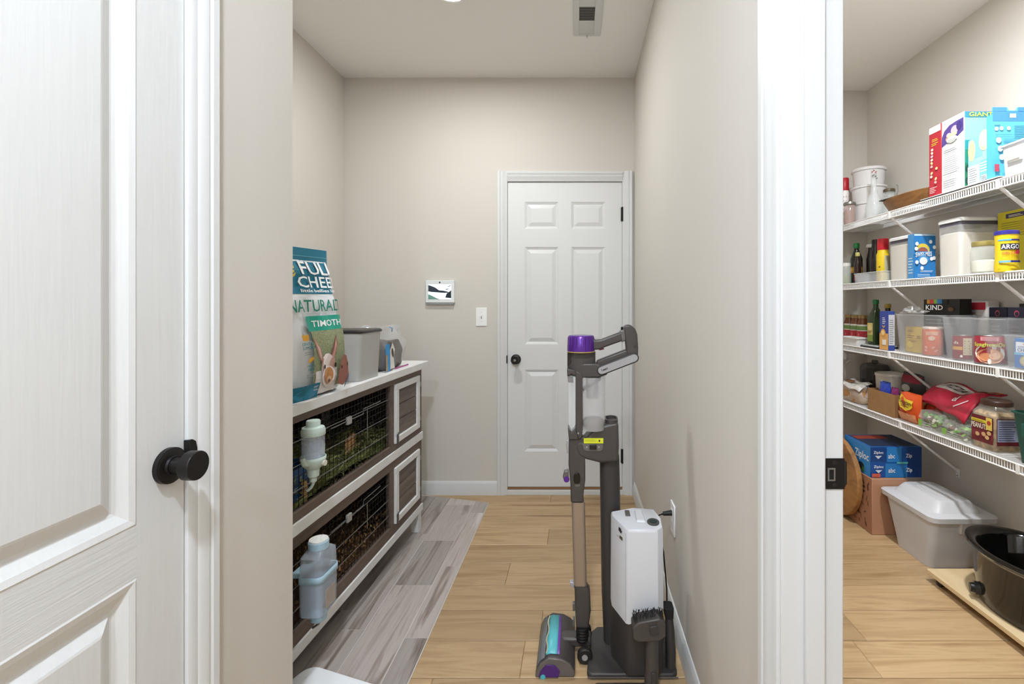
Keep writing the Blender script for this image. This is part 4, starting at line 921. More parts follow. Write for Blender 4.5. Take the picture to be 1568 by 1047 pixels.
p.rect('#e9ecee', -.055, .006, .010, .088); p.lines('#707880', -.05, .0, .016, .084, 7, .3); p.rect('#7cc3e0', .012, .058, .03, .1); p.lines('#e8f1f4', .014, .052, .05, .098, 4); p.rect('#e6ebee', .018, .05, .008, .034); p.lines('#55606a', .02, .05, .01, .032, 4, .5); p.done(r)
r = thing('snack_box', 'tall turquoise snack box with a notched blue top', 'food box', (1.862, 2.015, ZB))
a, b, hB = .120, .014, .302
TQ = cm('#58b0cb', .45)
m = M(TQ); m.prism([(-a, 0), (-a, hB), (-.058, hB), (-.05, hB-.014), (-.022, hB-.014), (-.014, hB), (a, hB), (a, 0)], 'y', -b, -b+.002); m.box(-a, a, -b+.002, b, 0, hB-.03); m.build('carton_body', r)
p = Print(face_surf(a, b, hB, '-y')); p.rect('#4487c4', -a+.001, a-.001, hB-.060, hB-.016); p.rect('#4487c4', -a+.001, -.06, hB-.018, hB-.001); p.rect('#4487c4', -.013, a-.001, hB-.018, hB-.001); p.rect('#c9e2ee', -.048, -.022, hB-.045, hB-.028)
p.lines('#3a6f80', -.113, -.075, hB-.078, hB-.070, 1); p.lines('#3f8496', -.03, .10, hB-.13, hB-.072, 6, .3)
for u, v in ((-.105, hB-.092), (-.085, hB-.090), (-.055, hB-.090)): p.oval('#d9e9ec', u, v, .008, .008)
p.lines('#2f6674', -.112, -.04, hB-.118, hB-.113, 1)
for i in range(3): p.oval('#cfe5e8', -.098+i*.006, hB-.140-.036*i, .011, .012); p.lines('#3f8496', -.078, -.01, hB-.152-.036*i, hB-.130-.036*i, 3, .3)
p.rect('#b5485a', -.118, -.098, .03, .06); p.done(r)
r, a, b = bin_('handled_bin', 'white plastic bin with slotted grip beside the turquoise snack box', 1.728, 1.862, 1.60, 1.945, Z1, .128, cm('#e3e4e8', .4, alpha=.93), .006)
m = M(cm('#f1f1f0', .4)); m.loft([(.055, -.066, .11, .006, .032, .005), (.088, -.068, .11, .006, .032, .005)]); m.build('grip_frame', r); M(cm('#b9b7ae', .5)).box(-.0755, -.0715, .084, .136, .061, .082).build('grip_slot', r)
M(cm('#4a4a50', .6)).box(-.01, .045, -.12, .15, .09, .14).build('contents', r, bevel=.006)

# ---------------------------------------------------------------- second shelf
Z2 = ztop(2)
def bottle(name, label, x, y, z, rr, h, col, capcol, neck=.4, shoulder=.62, caph=.12, alpha=1, rough=.15, caprr=.5, cat='bottle', lab=None, group=None):
    r = thing(name, label, cat, (x, y, z), 0, group)
    nk = rr*neck
    M(cm(col, rough, alpha=alpha)).lathe([(rr*.92, 0), (rr, .006), (rr, h*shoulder), (rr*.85, h*(shoulder+.06)), (nk*1.1, h*(shoulder+.2)), (nk, h*(1-caph))], n=24).build('bottle', r)
    M(cm(capcol, .35)).lathe([(rr*caprr, h*(1-caph)), (rr*caprr*1.03, h*(1-caph)+.002), (rr*caprr, h-.003), (rr*caprr*.85, h)], n=20).build('cap', r)
    if lab:
        p = Print(cyl_surf(rr, math.radians(232)), .0008)
        for c, v0, v1 in lab: p.rect(c, -rr*1.2, rr*1.2, v0*h, v1*h, 8, 1)
        p.done(r)
    return r
jar('small_jar', 'small clear jar with white lid at the corner of the flour shelf', 'jar', 1.755, 3.115, Z2, [(.028, 0), (.030, .01), (.030, .10), (.025, .115)], cm('#d9dcd8', .1, alpha=.45), [(.026, .003), (.027, .06)], cm('#8d9a4c', .7), [(.027, .115), (.028, .12), (.028, .135), (.024, .138)], cm('#e5e3de', .4))
bottle('sauce_bottle', 'dark bottle with green cap among the sauces', 1.845, 3.15, Z2, .036, .272, '#23271f', '#1c7a3e', lab=[('#c9932f', .28, .42), ('#d9b04a', .33, .38)])
bottle('sauce_bottle', 'small dark bottle with a yellow green cap', 1.782, 3.03, Z2, .021, .198, '#2a1a14', '#b9b46a', neck=.5, caprr=.62, lab=[('#7c2c24', .1, .3)])
bottle('sauce_bottle', 'slim dark bottle with a flat white cap', 1.925, 3.13, Z2, .026, .262, '#2a211c', '#e9e7e4', neck=.5, caprr=.95, caph=.08)
r = thing('sauce_tray', 'clear plastic tray holding bottles on the flour shelf', 'tray', (1.815, 2.86, Z2))
m = M(cm('#dfe3e6', .2, alpha=.34)); m.loft([(0, 0, 0, .075, .132, .01), (.058, 0, 0, .079, .136, .012), (.058, 0, 0, .0765, .1335, .010), (.003, 0, 0, .0725, .1295, .008)], n=4); m.build('tray_shell', r); M(cm('#e6eaec', .2, alpha=.6)).loft([(.056, 0, 0, .081, .138, .012), (.060, 0, 0, .081, .138, .012)], n=4, cap0=False, cap1=False).build('tray_rim', r, solid=.002)
bottle('sauce_bottle', 'black bottle with a round red seal in the clear tray', 1.845, 2.945, Z2+.0035, .029, .265, '#211d1b', '#14110f', neck=.75, caprr=.8, caph=.16, shoulder=.7)
r = bottle('condiment_bottle', 'yellow squeeze bottle with a red cap in the clear tray', 1.80, 2.808, Z2+.0035, .034, .252, '#e0c021', '#c22430', neck=.75, caprr=.86, caph=.27, shoulder=.62, rough=.35)
p = Print(cyl_surf(.034, math.radians(285)), .0008)
p.rect('#b9b59a', -.02, .03, .05, .15, 8, 1); p.lines('#6b6a58', -.016, .026, .056, .145, 7, .3); p.oval('#3c3a20', -.045, .085, .004, .004); p.done(r)
def flour_box(label, x0, x1, y0, y1, h, fillh):
    r = thing('flour_container', label, 'food container', ((x0+x1)/2, (y0+y1)/2, Z2), 0, 'airtight containers on the pantry shelf'); a, b = (x1-x0)/2, (y1-y0)/2
    M(cm('#eceae6', .2, alpha=.33)).loft([(0, 0, 0, a-.004, b-.004, .014), (h-.035, 0, 0, a, b, .016)], n=5, cap1=False).build('container', r)
    M(cm('#e4ded3', .9)).loft([(.003, 0, 0, a-.007, b-.007, .012), (fillh, 0, 0, a-.004, b-.004, .014), (fillh+.012, -.3*a, .2*b, a*.4, b*.5, .014)], n=5).build('flour', r)
    M(cm('#55515e', .5)).loft([(h-.036, 0, 0, a-.002, b-.002, .014), (h-.018, 0, 0, a-.002, b-.002, .014)], n=5).build('seal', r)
    M(cm('#e9e8e6', .35)).loft([(h-.018, 0, 0, a+.003, b+.003, .018), (h-.006, 0, 0, a+.003, b+.003, .018), (h, 0, 0, a-.004, b-.004, .014)], n=5).build('lid', r)
    M(cm('#d5d4d2', .35)).loft([(h, 0, 0, a*.35, b*.35, .012), (h+.004, 0, 0, a*.33, b*.33, .012)], n=5).build('lid_button', r)
flour_box('airtight flour container standing behind the blue cocoa box', 1.755, 1.855, 2.510, 2.688, .238, .188)
flour_box('larger airtight flour container beside the small glass jar', 1.76, 1.945, 2.190, 2.330, .272, .20)
r, a, b = carton('cocoa_box', 'blue hot cocoa box with a yellow rainbow emblem', 'food box', 1.735, 1.846, 2.456, 2.503, Z2, .232, '#2f76b5')
p = Print(face_surf(a, b, .232, '-y'))
p.rect('#3480c0', -.055, .055, .002, .230); p.rect('#cfe2ee', -.055, .055, .222, .230)
p.oval('#e3c94a', -.012, .150, .036, .032); p.oval('#3480c0', -.012, .140, .028, .024); p.oval('#a85e45', -.012, .142, .023, .020); p.oval('#3480c0', -.012, .130, .05, .012)
p.text('#f4f5f4', 'SWISS MISS', -.050, .034, .112, .136, .06);
p.oval('#4f9ad2', -.01, .098, .028, .022); p.oval('#e9ecec', -.01, .092, .020, .020); p.oval('#f3efe6', -.004, .086, .008, .007)
for u, v in ((.026, .19), (.045, .162), (.03, .103), (.043, .107), (-.02, .055), (-.046, .18), (-.05, .155), (-.047, .085)): p.oval('#eef0ee', u, v, .0085, .010)
p.lines('#e9f0f4', -.03, .045, .035, .045, 2); p.lines('#bcd8ea', -.045, .03, .012, .03, 2); p.done(r)
p = Print(face_surf(a, b, .232, '-x')); p.rect('#4a90c8', -.022, .022, .002, .23); p.lines('#c9dfec', -.018, .018, .03, .12, 6, .3); p.done(r, 'printed_side')
r = jar('glass_jar', 'round clear glass jar with a gold lid, half full of white powder', 'jar', 1.768, 2.068, Z2, [(.044, 0), (.050, .008), (.051, .095), (.045, .112), (.042, .120)], cm('#e4e7e2', .06, alpha=.30), [(.042, .004), (.0485, .010), (.049, .055), (.03, .060)], cm('#ece8da', .9), [(.045, .120), (.046, .123), (.046, .138), (.042, .141)], cm('#b9ab6a', .35, metal=.6))
r = thing('cornstarch_canister', 'yellow cornstarch canister with blue lid beside the glass jar', 'canister', (1.745, 1.938, Z2))
m = M(cm('#e4c61f', .4)); m.loft([(0, 0, 0, .038, .034, .03), (.02, 0, 0, .039, .035, .03), (.06, 0, 0, .036, .032, .028), (.12, 0, 0, .037, .033, .03), (.150, 0, 0, .038, .034, .03)], n=7); m.build('canister', r)
M(cm('#342f8c', .35)).loft([(.150, 0, 0, .0395, .0355, .031), (.163, 0, 0, .0395, .0355, .031), (.166, 0, 0, .036, .032, .028)], n=7).build('lid', r)
cs = lambda u, v, o: (.040*math.cos(math.radians(252)+u/.040)+o*-.35, (.0365*math.sin(math.radians(252)+u/.040))-o, v)
p = Print(cs, .0008); p.rect('#e6c820', -.045, .045, .012, .142, 10, 1); p.rect('#2d2f7e', -.045, .045, .124, .130, 10, 1); p.rect('#58b0d8', -.045, .0, .124, .130, 6, 1); p.rect('#3b3b44', -.036, .036, .088, .112, 8, 1); p.text('#f4f4f2', 'ARGO', -.034, .030, .091, .109); p.text('#c22e4a', 'CORN STARCH', -.032, .030, .068, .080); p.oval('#c8324c', .024, .078, .012, .010); p.rect('#2d2f7e', -.045, .045, .036, .044, 10, 1); p.rect('#7ab8d4', -.045, -.005, .036, .044, 6, 1); p.done(r)
r, a, b = carton('cake_mix_box', 'yellow food box behind the cornstarch canister', 'food box', 1.925, 2.0, 1.962, 2.18, Z2, .285, '#c3b524')
p = Print(face_surf(a, b, .285, '-x')); p.rect('#c9ba2a', -.111, .111, .002, .283); p.rect('#3c2f55', -.07, .03, .252, .272); p.lines('#e9e3c0', -.055, .015, .257, .268, 2); p.oval('#7a3f2a', .055, .258, .022, .022); p.oval('#a3563a', .055, .258, .014, .014); p.lines('#8d8428', -.09, .1, .17, .24, 7, .3); p.rect('#b59f2e', .0, .06, .19, .235); p.done(r)
r = thing('snack_pouch', 'white and plum snack pouch at the end of the flour shelf', 'snack bag', (1.78, 1.832, Z2))
pouch('pouch', r, cm('#d9cfd4', .35), .052, .165, .03, seed=4)
p = Print(pouch_surf(.052, .165, .03), .0008); p.rect('#5a2140', -.046, .046, .062, .112, 8, 3); p.oval('#d08a5a', -.012, .064, .03, .026); p.lines('#4c4450', -.04, .02, .118, .145, 3, .35); p.lines('#8f858c', -.04, .04, .015, .035, 3, .3); p.oval('#b04a78', .01, .045, .018, .012); p.done(r)

# ---------------------------------------------------------------- third shelf
Z3 = ztop(3)
for i, (x, y) in enumerate(((1.87, 3.27), (1.865, 3.185), (1.86, 3.10))):
    r = jar('sauce_jar', 'jar of brown pasta sauce with green and red label in the shelf corner', 'jar', x, y, Z3, [(.032, 0), (.036, .01), (.036, .135), (.028, .158), (.027, .168)], cm('#6e3f22', .12), None, None, [(.030, .168), (.031, .171), (.031, .186), (.028, .189)], cm('#9a8355', .35, metal=.6), group='pasta sauce jars in the shelf corner')
    p = Print(cyl_surf(.036, math.radians(235)), .0008); p.rect('#d9d3c6', -.05, .05, .03, .128, 10, 1); p.rect('#6d8a4a', -.05, .05, .092, .118, 10, 1); p.rect('#b5303a', -.05, .05, .035, .086, 10, 1); p.lines('#efe6e0', -.026, .028, .056, .074, 2); p.done(r)
r, a, b = bin_('white_tray', 'low white plastic tray in front of the pasta sauce jars', 1.735, 1.815, 2.955, 3.16, Z3, .048, cm('#dedcd8', .45), .005)
M(cm('#c9c4bc', .6)).box(-.025, .025, -.08, .08, .005, .03).build('contents', r, bevel=.004)
r = thing('kitchen_scale', 'flat black kitchen scale under the olive oil bottle', 'scale', (1.80, 2.845, Z3))
M(cm('#2a2a2c', .4)).loft([(0, 0, 0, .066, .085, .012), (.011, 0, 0, .066, .085, .012)], n=4).build('scale_base', r); M(cm('#c9cdcc', .2)).loft([(.011, 0, 0, .062, .081, .012), (.0165, 0, 0, .062, .081, .012)], n=4).build('platform', r)
r = thing('olive_oil_bottle', 'tall dark green olive oil bottle standing on the kitchen scale', 'bottle', (1.795, 2.868, Z3+.017))
M(cm('#26331c', .12)).loft([(0, 0, 0, .031, .031, .008), (.165, 0, 0, .033, .033, .008), (.20, 0, 0, .022, .022, .012), (.222, 0, 0, .0145, .0145, .012), (.245, 0, 0, .0135, .0135, .012)], n=5).build('bottle', r)
M(cm('#1d5c34', .35)).lathe([(.0165, .243), (.017, .246), (.017, .268), (.014, .271)], n=20).build('cap', r)
p = Print(face_surf(.0335, .0335, .2, '-x')); p.rect('#c9b36a', -.026, .026, .02, .13); p.rect('#7d8f3d', -.026, .026, .02, .06); p.oval('#d9c48a', 0, .10, .018, .02); p.lines('#6b5a2a', -.02, .02, .068, .088, 3); p.done(r)
bottle('oil_bottle', 'dark oil bottle with a gold cap behind the cracker box', 1.905, 2.925, Z3, .030, .262, '#1c1a18', '#b5983f', neck=.45, caprr=.6, caph=.1)
r, a, b = carton('cracker_box', 'slim cracker box, blue above and orange below', 'food box', 1.736, 1.772, 2.660, 2.738, Z3, .220, '#3c4f9c')
p = Print(face_surf(a, b, .22, '-x')); p.rect('#34459a', -.038, .038, .095, .218); p.rect('#e0a860', -.038, .038, .002, .095); p.lines('#e6e6ee', -.012, .02, .15, .19, 4); p.shape('#d9b25a', [(-.012, .135), (.0, .125), (.012, .135), (.012, .142), (0, .132), (-.012, .142)]); p.oval('#e0a04a', -.004, .098, .022, .022); p.oval('#f0cf8a', -.004, .098, .014, .014); p.rect('#e9e3d6', -.01, .025, .03, .06); p.done(r)
p = Print(face_surf(a, b, .22, '-y')); p.rect('#cfcfd3', -.017, .017, .03, .2); p.lines('#77777c', -.014, .014, .04, .18, 12, .3); p.done(r, 'printed_side')
BINP = cm('#e7e9ec', .22, alpha=.13, name='clear_bin_plastic')
r, a, b = bin_('clear_bin', 'clear plastic bin holding yellow and orange food packs', 1.737, 1.935, 2.290, 2.610, Z3, .205, BINP, .014, group='clear plastic bins on the pantry shelf')
r, a, b = bin_('clear_bin', 'clear plastic bin holding red cans', 1.737, 1.935, 1.965, 2.280, Z3, .198, BINP, .014, group='clear plastic bins on the pantry shelf')
r, a, b = bin_('clear_bin', 'clear plastic bin holding the blue chicken pack', 1.735, 1.935, 1.62, 1.950, Z3, .135, BINP, .012, group='clear plastic bins on the pantry shelf')
ZI = Z3+.004
r, a, b = carton('corn_mix_box', 'mustard yellow food box in the clear bin beside the orange canister', 'food box', 1.785, 1.843, 2.466, 2.584, ZI, .135, '#c6a53a')
p = Print(face_surf(a, b, .135, '-x')); p.rect('#caa93e', -.066, .066, .002, .133); p.lines('#7a5c1c', -.05, .01, .108, .122, 2); p.lines('#7d4a1c', -.056, .004, .076, .096, 2); p.lines('#7d4a1c', .02, .05, .076, .096, 2); p.lines('#8a5a20', -.04, .03, .055, .067, 2); p.oval('#dcc04e', -.03, .04, .022, .018); p.done(r)
r = thing('orange_canister', 'orange food canister with pale lid in the clear bin', 'canister', (1.80, 2.415, ZI))
M(cm('#cf6a45', .4)).lathe([(.042, 0), (.043, .004), (.043, .126), (.041, .13)], n=30).build('canister', r); M(cm('#e6d3c6', .4)).lathe([(.0435, .13), (.0435, .138), (.039, .141)], n=30).build('lid', r)
p = Print(cyl_surf(.043, math.radians(228)), .0008); p.rect('#d9a48a', -.026, .026, .10, .118, 6, 1); p.lines('#f0dcd0', -.022, .022, .103, .115, 2); p.oval('#e8c0a8', 0, .085, .014, .012); p.lines('#f4e3d8', -.028, .028, .035, .047, 2); p.lines('#f4e3d8', -.028, .028, .02, .031, 2); p.done(r)
r = thing('plastic_bag', 'crumpled clear plastic bag lying on the bin with the orange canister', 'plastic bag', (1.785, 2.53, Z3+.208))
crumple('bag', r, cm('#d9d8d6', .2, alpha=.45), .040, .060, .030, 21, .010, .55); M(cm('#e9e9e8', .3)).tube([(-.05, -.06, .02), (-.02, -.02, .04), (.0, .04, .035)], .004, 6).build('tie', r)
def can(name, label, x, y, z, rr, h, col, group=None, cat='can'):
    r = thing(name, label, cat, (x, y, z), 0, group)
    M(cm(col, .35)).lathe([(rr*.97, .002), (rr, .006), (rr, h-.006), (rr*.97, h-.002)], n=30).build('can_label', r)
    M(STEEL).lathe([(rr*.985, h-.004), (rr*1.01, h-.001), (rr*.99, h+.001), (rr*.93, h-.002)], n=30).build('rim', r); M(STEEL).lathe([(rr*.98, 0), (rr*1.005, .003)], n=30).build('base_rim', r); return r
r = can('bean_can', 'red can with yellow band and pale side panel in the clear bin', 1.793, 2.215, ZI, .040, .112, '#8f2130')
p = Print(cyl_surf(.040, math.radians(228)), .0008); p.rect('#d9a24a', -.05, .0, .045, .06, 6, 1); p.rect('#d3c6a8', .002, .036, .022, .10, 6, 1); p.lines('#6f654c', .006, .034, .03, .095, 6, .3); p.text('#f0e6e0', 'ds', -.034, -.014, .072, .086); p.rect('#efe9e4', -.008, .0, .012, .022); p.done(r)
r = can('bean_can', 'red can with a yellow band all round, behind the pasta can', 1.873, 2.185, ZI, .040, .112, '#9a2836')
p = Print(cyl_surf(.040, math.radians(228)), .0008); p.rect('#c9974a', -.05, .05, .045, .06, 8, 1); p.text('#f0e6e0', 'ds', -.028, .0, .072, .088); p.done(r)
r = can('pasta_can', 'wide red can with green lettering and orange pasta picture', 1.790, 2.068, ZI, .054, .122, '#a02a3c')
p = Print(cyl_surf(.054, math.radians(228)), .0009); p.rect('#c9848a', -.032, .032, .098, .116, 8, 1); p.lines('#f3e6e4', -.028, .028, .101, .113, 2)
p.oval('#e9e4de', 0, .045, .055, .040); p.oval('#e0a27a', .0, .034, .046, .032); p.oval('#d48a62', -.012, .03, .022, .018); p.oval('#e8b996', .016, .036, .018, .016); p.oval('#f0ece6', .0, .012, .006, .012)
p.text('#4f7a30', 'SpaghettiOs', -.052, .050, .069, .092); p.text('#d6d95a', 'SpaghettiOs', -.050, .048, .071, .091); p.done(r)
r, a, b = carton('chicken_pack', 'blue and white chicken pack standing in the low clear bin', 'food pack', 1.77, 1.80, 1.70, 1.930, ZI, .118, '#2b6cb0')
p = Print(face_surf(a, b, .118, '-x')); p.rect('#2e74b8', -.114, .114, .002, .116); p.rect('#e6e9ee', -.108, .114, .062, .104); p.rect('#6fb0d8', -.114, .114, .052, .062); p.text('#c25a5a', 'meijer', -.078, -.045, .092, .100); p.lines('#3a5f9c', -.10, -.02, .082, .090, 2); p.text('#2b4f94', 'CHICKEN', -.10, -.008, .066, .079); p.oval('#b9ac8a', -.060, .030, .030, .022); p.oval('#d3c6a4', -.060, .031, .023, .016); p.done(r)
# tall boxes at the back of that shelf
r, a, b = carton('snack_bar_box', 'black snack bar box with a coloured stripe on top, behind the clear bins', 'food box', 1.856, 1.916, 2.315, 2.555, Z3+.004, .281, '#15130f')
p = Print(face_surf(a, b, .285, '-x'))
for i, (c, u0, u1) in enumerate((('#b8822a', -.095, -.075), ('#b5332c', -.075, -.045), ('#6f9c3a', -.045, -.022), ('#2f74ad', -.022, .012), ('#15130f', .012, .05))): p.rect(c, u0, u1, .258, .280)
p.text('#efeeea', 'KIND', -.10, .018, .226, .251); p.oval('#5c4326', .07, .23, .02, .010); p.lines('#6a655c', -.1, .09, .1, .19, 5, .3); p.done(r)
r, a, b = carton('wafer_box', 'white food pack with a red top behind the clear bins', 'food pack', 1.950, 2.015, 2.270, 2.425, Z3, .276, '#d5cfcb', bevel=.01)
p = Print(face_surf(a, b, .276, '-x')); p.rect('#c03548', -.070, .070, .232, .268); p.rect('#cfc9c6', -.070, .070, .10, .232); p.text('#8c2f3c', 'meijer', -.028, .016, .205, .222); p.done(r)
for i, (y0, y1, lb) in enumerate(((2.165, 2.255, 'dark navy food box with a pink loop mark, beside the red topped pack'), (2.068, 2.158, 'dark navy food box with a pink loop mark and black knob on top'))):
    r, a, b = carton('navy_box', lb, 'food box', 1.948, 2.015, y0, y1, Z3, .245, '#20202f')
    p = Print(face_surf(a, b, .245, '-x')); p.rect('#242436', -.044, .044, .18, .244); p.oval('#b8485a', 0, .218, .012, .014); p.oval('#242436', .001, .216, .009, .010); p.lines('#6a5a68', -.03, .03, .12, .17, 3, .4); p.done(r)
    if i: M(cm('#14141a', .4)).loft([(.245, 0, 0, .012, .014, .004), (.262, 0, 0, .012, .014, .004)], n=4).build('knob', r)

# ---------------------------------------------------------------- lowest shelf
Z4 = ztop(4)
r = thing('glass_pitcher', 'tall clear glass pitcher in the corner of the lowest shelf', 'pitcher', (1.885, 3.235, Z4))
M(cm('#b9b3ac', .06, alpha=.38)).lathe([(.045, 0), (.052, .01), (.056, .20), (.050, .265), (.054, .29)], n=28, cap1=False).build('pitcher', r); M(cm('#b9b3ac', .06, alpha=.5)).tube([(-.05, -.02, .24), (-.085, -.035, .22), (-.088, -.035, .12), (-.052, -.02, .07)], .007, 8).build('handle', r)
r = thing('smoked_glass_pot', 'dark smoked glass pot with lid at the back of the lowest shelf', 'pot', (1.935, 3.10, Z4))
M(cm('#2c2522', .1, alpha=.85)).lathe([(.066, 0), (.078, .02), (.083, .12), (.083, .20)], n=32).build('pot', r); M(cm('#4a4441', .1, alpha=.7)).lathe([(.085, .20), (.086, .21), (.07, .235), (.02, .245), (.016, .262)], n=32).build('lid', r)
r = thing('bread_bag', 'loaf of bread in a clear and white bag on the lowest shelf', 'bread', (1.785, 3.05, Z4))
m = M(cm('#b98a54', .75, vary=.12, bscale=25)); m.loft([(.004, 0, 0, .034, .10, .03), (.03, 0, 0, .041, .108, .035), (.075, 0, 0, .040, .108, .036), (.10, 0, 0, .028, .095, .026)], n=6); m.build('loaf', r)
crumple('clear_wrap', r, cm('#e6e2dc', .15, alpha=.35), .045, .135, .118, 31, .010, .25)
m = M(cm('#ddd9d4', .4)); m.grid(lambda u, v: (-.050+.095*v, -.115+.21*u+.02*v, .128-.045*(1-v)**2*(1-.4*u)+.006*math.sin(9*u)), 10, 6); m.build('paper_wrap', r, solid=.002)
M(cm('#7c5230', .7)).grid(lambda u, v: (-.028+.03*v, .01+.075*u, .124+.007*v), 2, 2).build('window_edge', r, solid=.002)
# cardboard box with packs in it
r = thing('cardboard_box', 'small open brown cardboard box on the lowest shelf', 'cardboard box', (1.768, 2.728, Z4))
a, b, hB = .033, .118, .126
m = M(CARD); m.box(-a, -a+.003, -b, b, .003, hB); m.box(a-.003, a, -b, b, .003, hB*.9); m.box(-a, a, -b, b, 0, .003); m.build('box_walls', r)
for s in (-1, 1): M(cm('#8a6540', .85)).box(-a+.003, a-.003, s*b-(.003 if s > 0 else 0), s*b+(0 if s > 0 else .003), .003, hB).build('end_wall', r)
r = thing('blue_pack', 'shiny blue snack pack sticking out of the cardboard box', 'snack bag', (1.767, 2.735, Z4+.0035)); pouch('pouch', r, cm('#2440a8', .25), .048, .175, .020, seed=9)
M(cm('#e9e9f2', .3)).box(-.0, .002, -.04, .04, .168, .176).build('crimp', r)
r = thing('purple_pack', 'purple snack pack sticking out of the cardboard box', 'snack bag', (1.767, 2.650, Z4+.0035)); pouch('pouch', r, cm('#7a1f5c', .3), .030, .155, .018, seed=12); M(cm('#5a1644', .3)).box(-.0, .002, -.028, .028, .150, .157).build('crimp', r)
r = thing('white_tub', 'white plastic tub at the back of the lowest shelf', 'tub', (1.925, 2.917, Z4)); M(cm('#c9c2b6', .5)).lathe([(.070, 0), (.078, .01), (.086, .185)], n=36).build('tub', r); M(cm('#d5cfc4', .45)).lathe([(.088, .185), (.090, .188), (.090, .200), (.084, .203)], n=36).build('lid', r)
r = thing('snack_bag', 'red and black snack bag leaning behind the orange bags', 'snack bag', (1.93, 2.735, Z4)); pouch('pouch', r, cm('#35302f', .35), .085, .225, .040, seed=15)
p = Print(pouch_surf(.085, .225, .040), .001); p.rect('#8c1f33', -.078, .078, .175, .215, 10, 3); p.shape('#8c1f33', [(-.085, .12), (-.05, .175), (-.085, .2)]); p.oval('#b9b2a8', .0, .145, .035, .02); p.rect('#6d1a2a', -.075, .075, .02, .06, 10, 2); p.done(r)
r = thing('rice_bag', 'orange bag with yellow emblem standing beside the cardboard box', 'food bag', (1.766, 2.522, Z4)); pouch('pouch', r, cm('#d4521f', .35), .080, .152, .030, seed=17)
p = Print(pouch_surf(.080, .152, .030), .001); p.shape('#e6c435', [(-.062, .142), (-.066, .10), (-.04, .075), (.01, .062), (.04, .075), (.052, .088), (.046, .10), (.052, .118), (.0, .122)]); p.text('#1d1a14', 'Yucatan', -.058, .044, .102, .122, -.1); p.lines('#4a3a14', -.03, .036, .082, .098, 2); p.rect('#e39a6a', -.066, .066, .008, .05, 10, 2); p.lines('#f0d9c4', -.05, .05, .04, .055, 2); p.done(r)
r = thing('tomato_bag', 'red orange food pouch behind the salad packs', 'food bag', (1.845, 2.475, Z4)); pouch('pouch', r, cm('#b83a1f', .35), .065, .122, .026, seed=19)
p = Print(pouch_surf(.065, .122, .026), .001); p.rect('#c9a33a', -.05, -.02, .07, .11, 4, 2); p.oval('#c9412a', .02, .09, .022, .018); p.oval('#7f9a3a', .028, .106, .01, .005); p.done(r)
def clamshell(label, x, y, hw_, hl, h, seed):
    r = thing('salad_pack', label, 'salad pack', (x, y, Z4), 0, 'clear salad packs on the lowest shelf'); rnd = random.Random(seed)
    m = M(cm('#d6dad2', .12, alpha=.28)); m.loft([(0, 0, 0, hw_*.9, hl*.93, .012), (h*.55, 0, 0, hw_, hl, .014), (h*.6, 0, 0, hw_+.004, hl+.004, .014), (h, 0, 0, hw_*.92, hl*.94, .014)], n=4); m.build('clear_shell', r)
    m = M()
    for i in range(46):
        m.use(cm(rnd.choice(['#4f8a2a', '#6fae35', '#3c6e24', '#8fbf4a', '#8a3a30', '#d9d3c0']), .5))
        c = Vector((rnd.uniform(-.8, .8)*hw_, rnd.uniform(-.85, .85)*hl, h*rnd.uniform(.12, .8))); s = rnd.uniform(.012, .022)
        d1_ = Vector((rnd.uniform(-1, 1), rnd.uniform(-1, 1), rnd.uniform(-.3, .5))).normalized()*s; d2_ = d1_.orthogonal().normalized()*s*.6
        cl = lambda v: (max(-hw_*.86, min(hw_*.86, v.x)), max(-hl*.9, min(hl*.9, v.y)), max(.004, min(h*.95, v.z)))
        m.poly([cl(c-d1_), cl(c+d2_), cl(c+d1_), cl(c-d2_)])
    stuff(m.build('leaves', r, smooth=False))
    p = Print(lambda u, v, o: (-hw_-.004-o, -u, v)); p.lines('#c9c9c0', -hl*.8, hl*.8, h*.1, h*.5, 3, .2); p.rect('#86b84c', -hl*.9, -hl*.55, h*.12, h*.5); p.done(r)
clamshell('clear pack of green salad leaves next to the orange bag', 1.782, 2.358, .044, .072, .088, 41)
clamshell('clear pack of green salad leaves under the hanging red pouch', 1.785, 2.205, .044, .072, .075, 42)
r, a, b = carton('white_box', 'plain white food box under the big red pouch', 'food box', 1.845, 1.975, 2.150, 2.40, Z4, .128, '#cfcac8')
p = Print(face_surf(a, b, .128, '-x')); p.lines('#a9a5a5', -.1, .05, .08, .11, 2); p.done(r)
r = thing('red_pouch', 'big red pizza pouch with white panel lying over the white box', 'food bag', (1.89, 2.34, Z4+.130))
def rp(u, v, o=0):   # u along the depth (0 near .. 1 far), v from the front to the back
    x = -.135+.20*v+.045*u*(1-v); y = -.175+.345*u; z = .016+.062*v+.022*math.sin(PI*min(1, v*1.1+.1))-.075*max(0, 1-v*1.7)**1.4*(1-.75*u)+.010*math.sin(5*u+3*v)+.006*math.sin(11*u)
    return (x, y, z+o)
m = M(cm('#b5253c', .28)); m.grid(lambda u, v: rp(u, v), 18, 12); m.build('pouch', r, solid=.006)
p = Print(lambda u, v, o: rp(u, v, o+.0036), .0012); p.rect('#d6cdc6', .36, .96, .48, .92, 12, 6)
def ptext(t, c, u0, u1, v0, v1):          # lettering reads from the aisle: left to right runs from far to near
    p.text(c, t, u0, u1, v0, v1)
ptext('PIZZA', '#3a2a26', .88, .48, .58, .84); p.rect('#c9864a', .02, .30, .62, .95, 6, 4); p.rect('#a8402e', .06, .22, .7, .9, 4, 3)
ptext('of', '#f0e6e4', .42, .32, .2, .34); p.shape('#e6c9cc', [(.30, .10), (.12, .26), (.115, .24), (.28, .08)]); p.done(r)
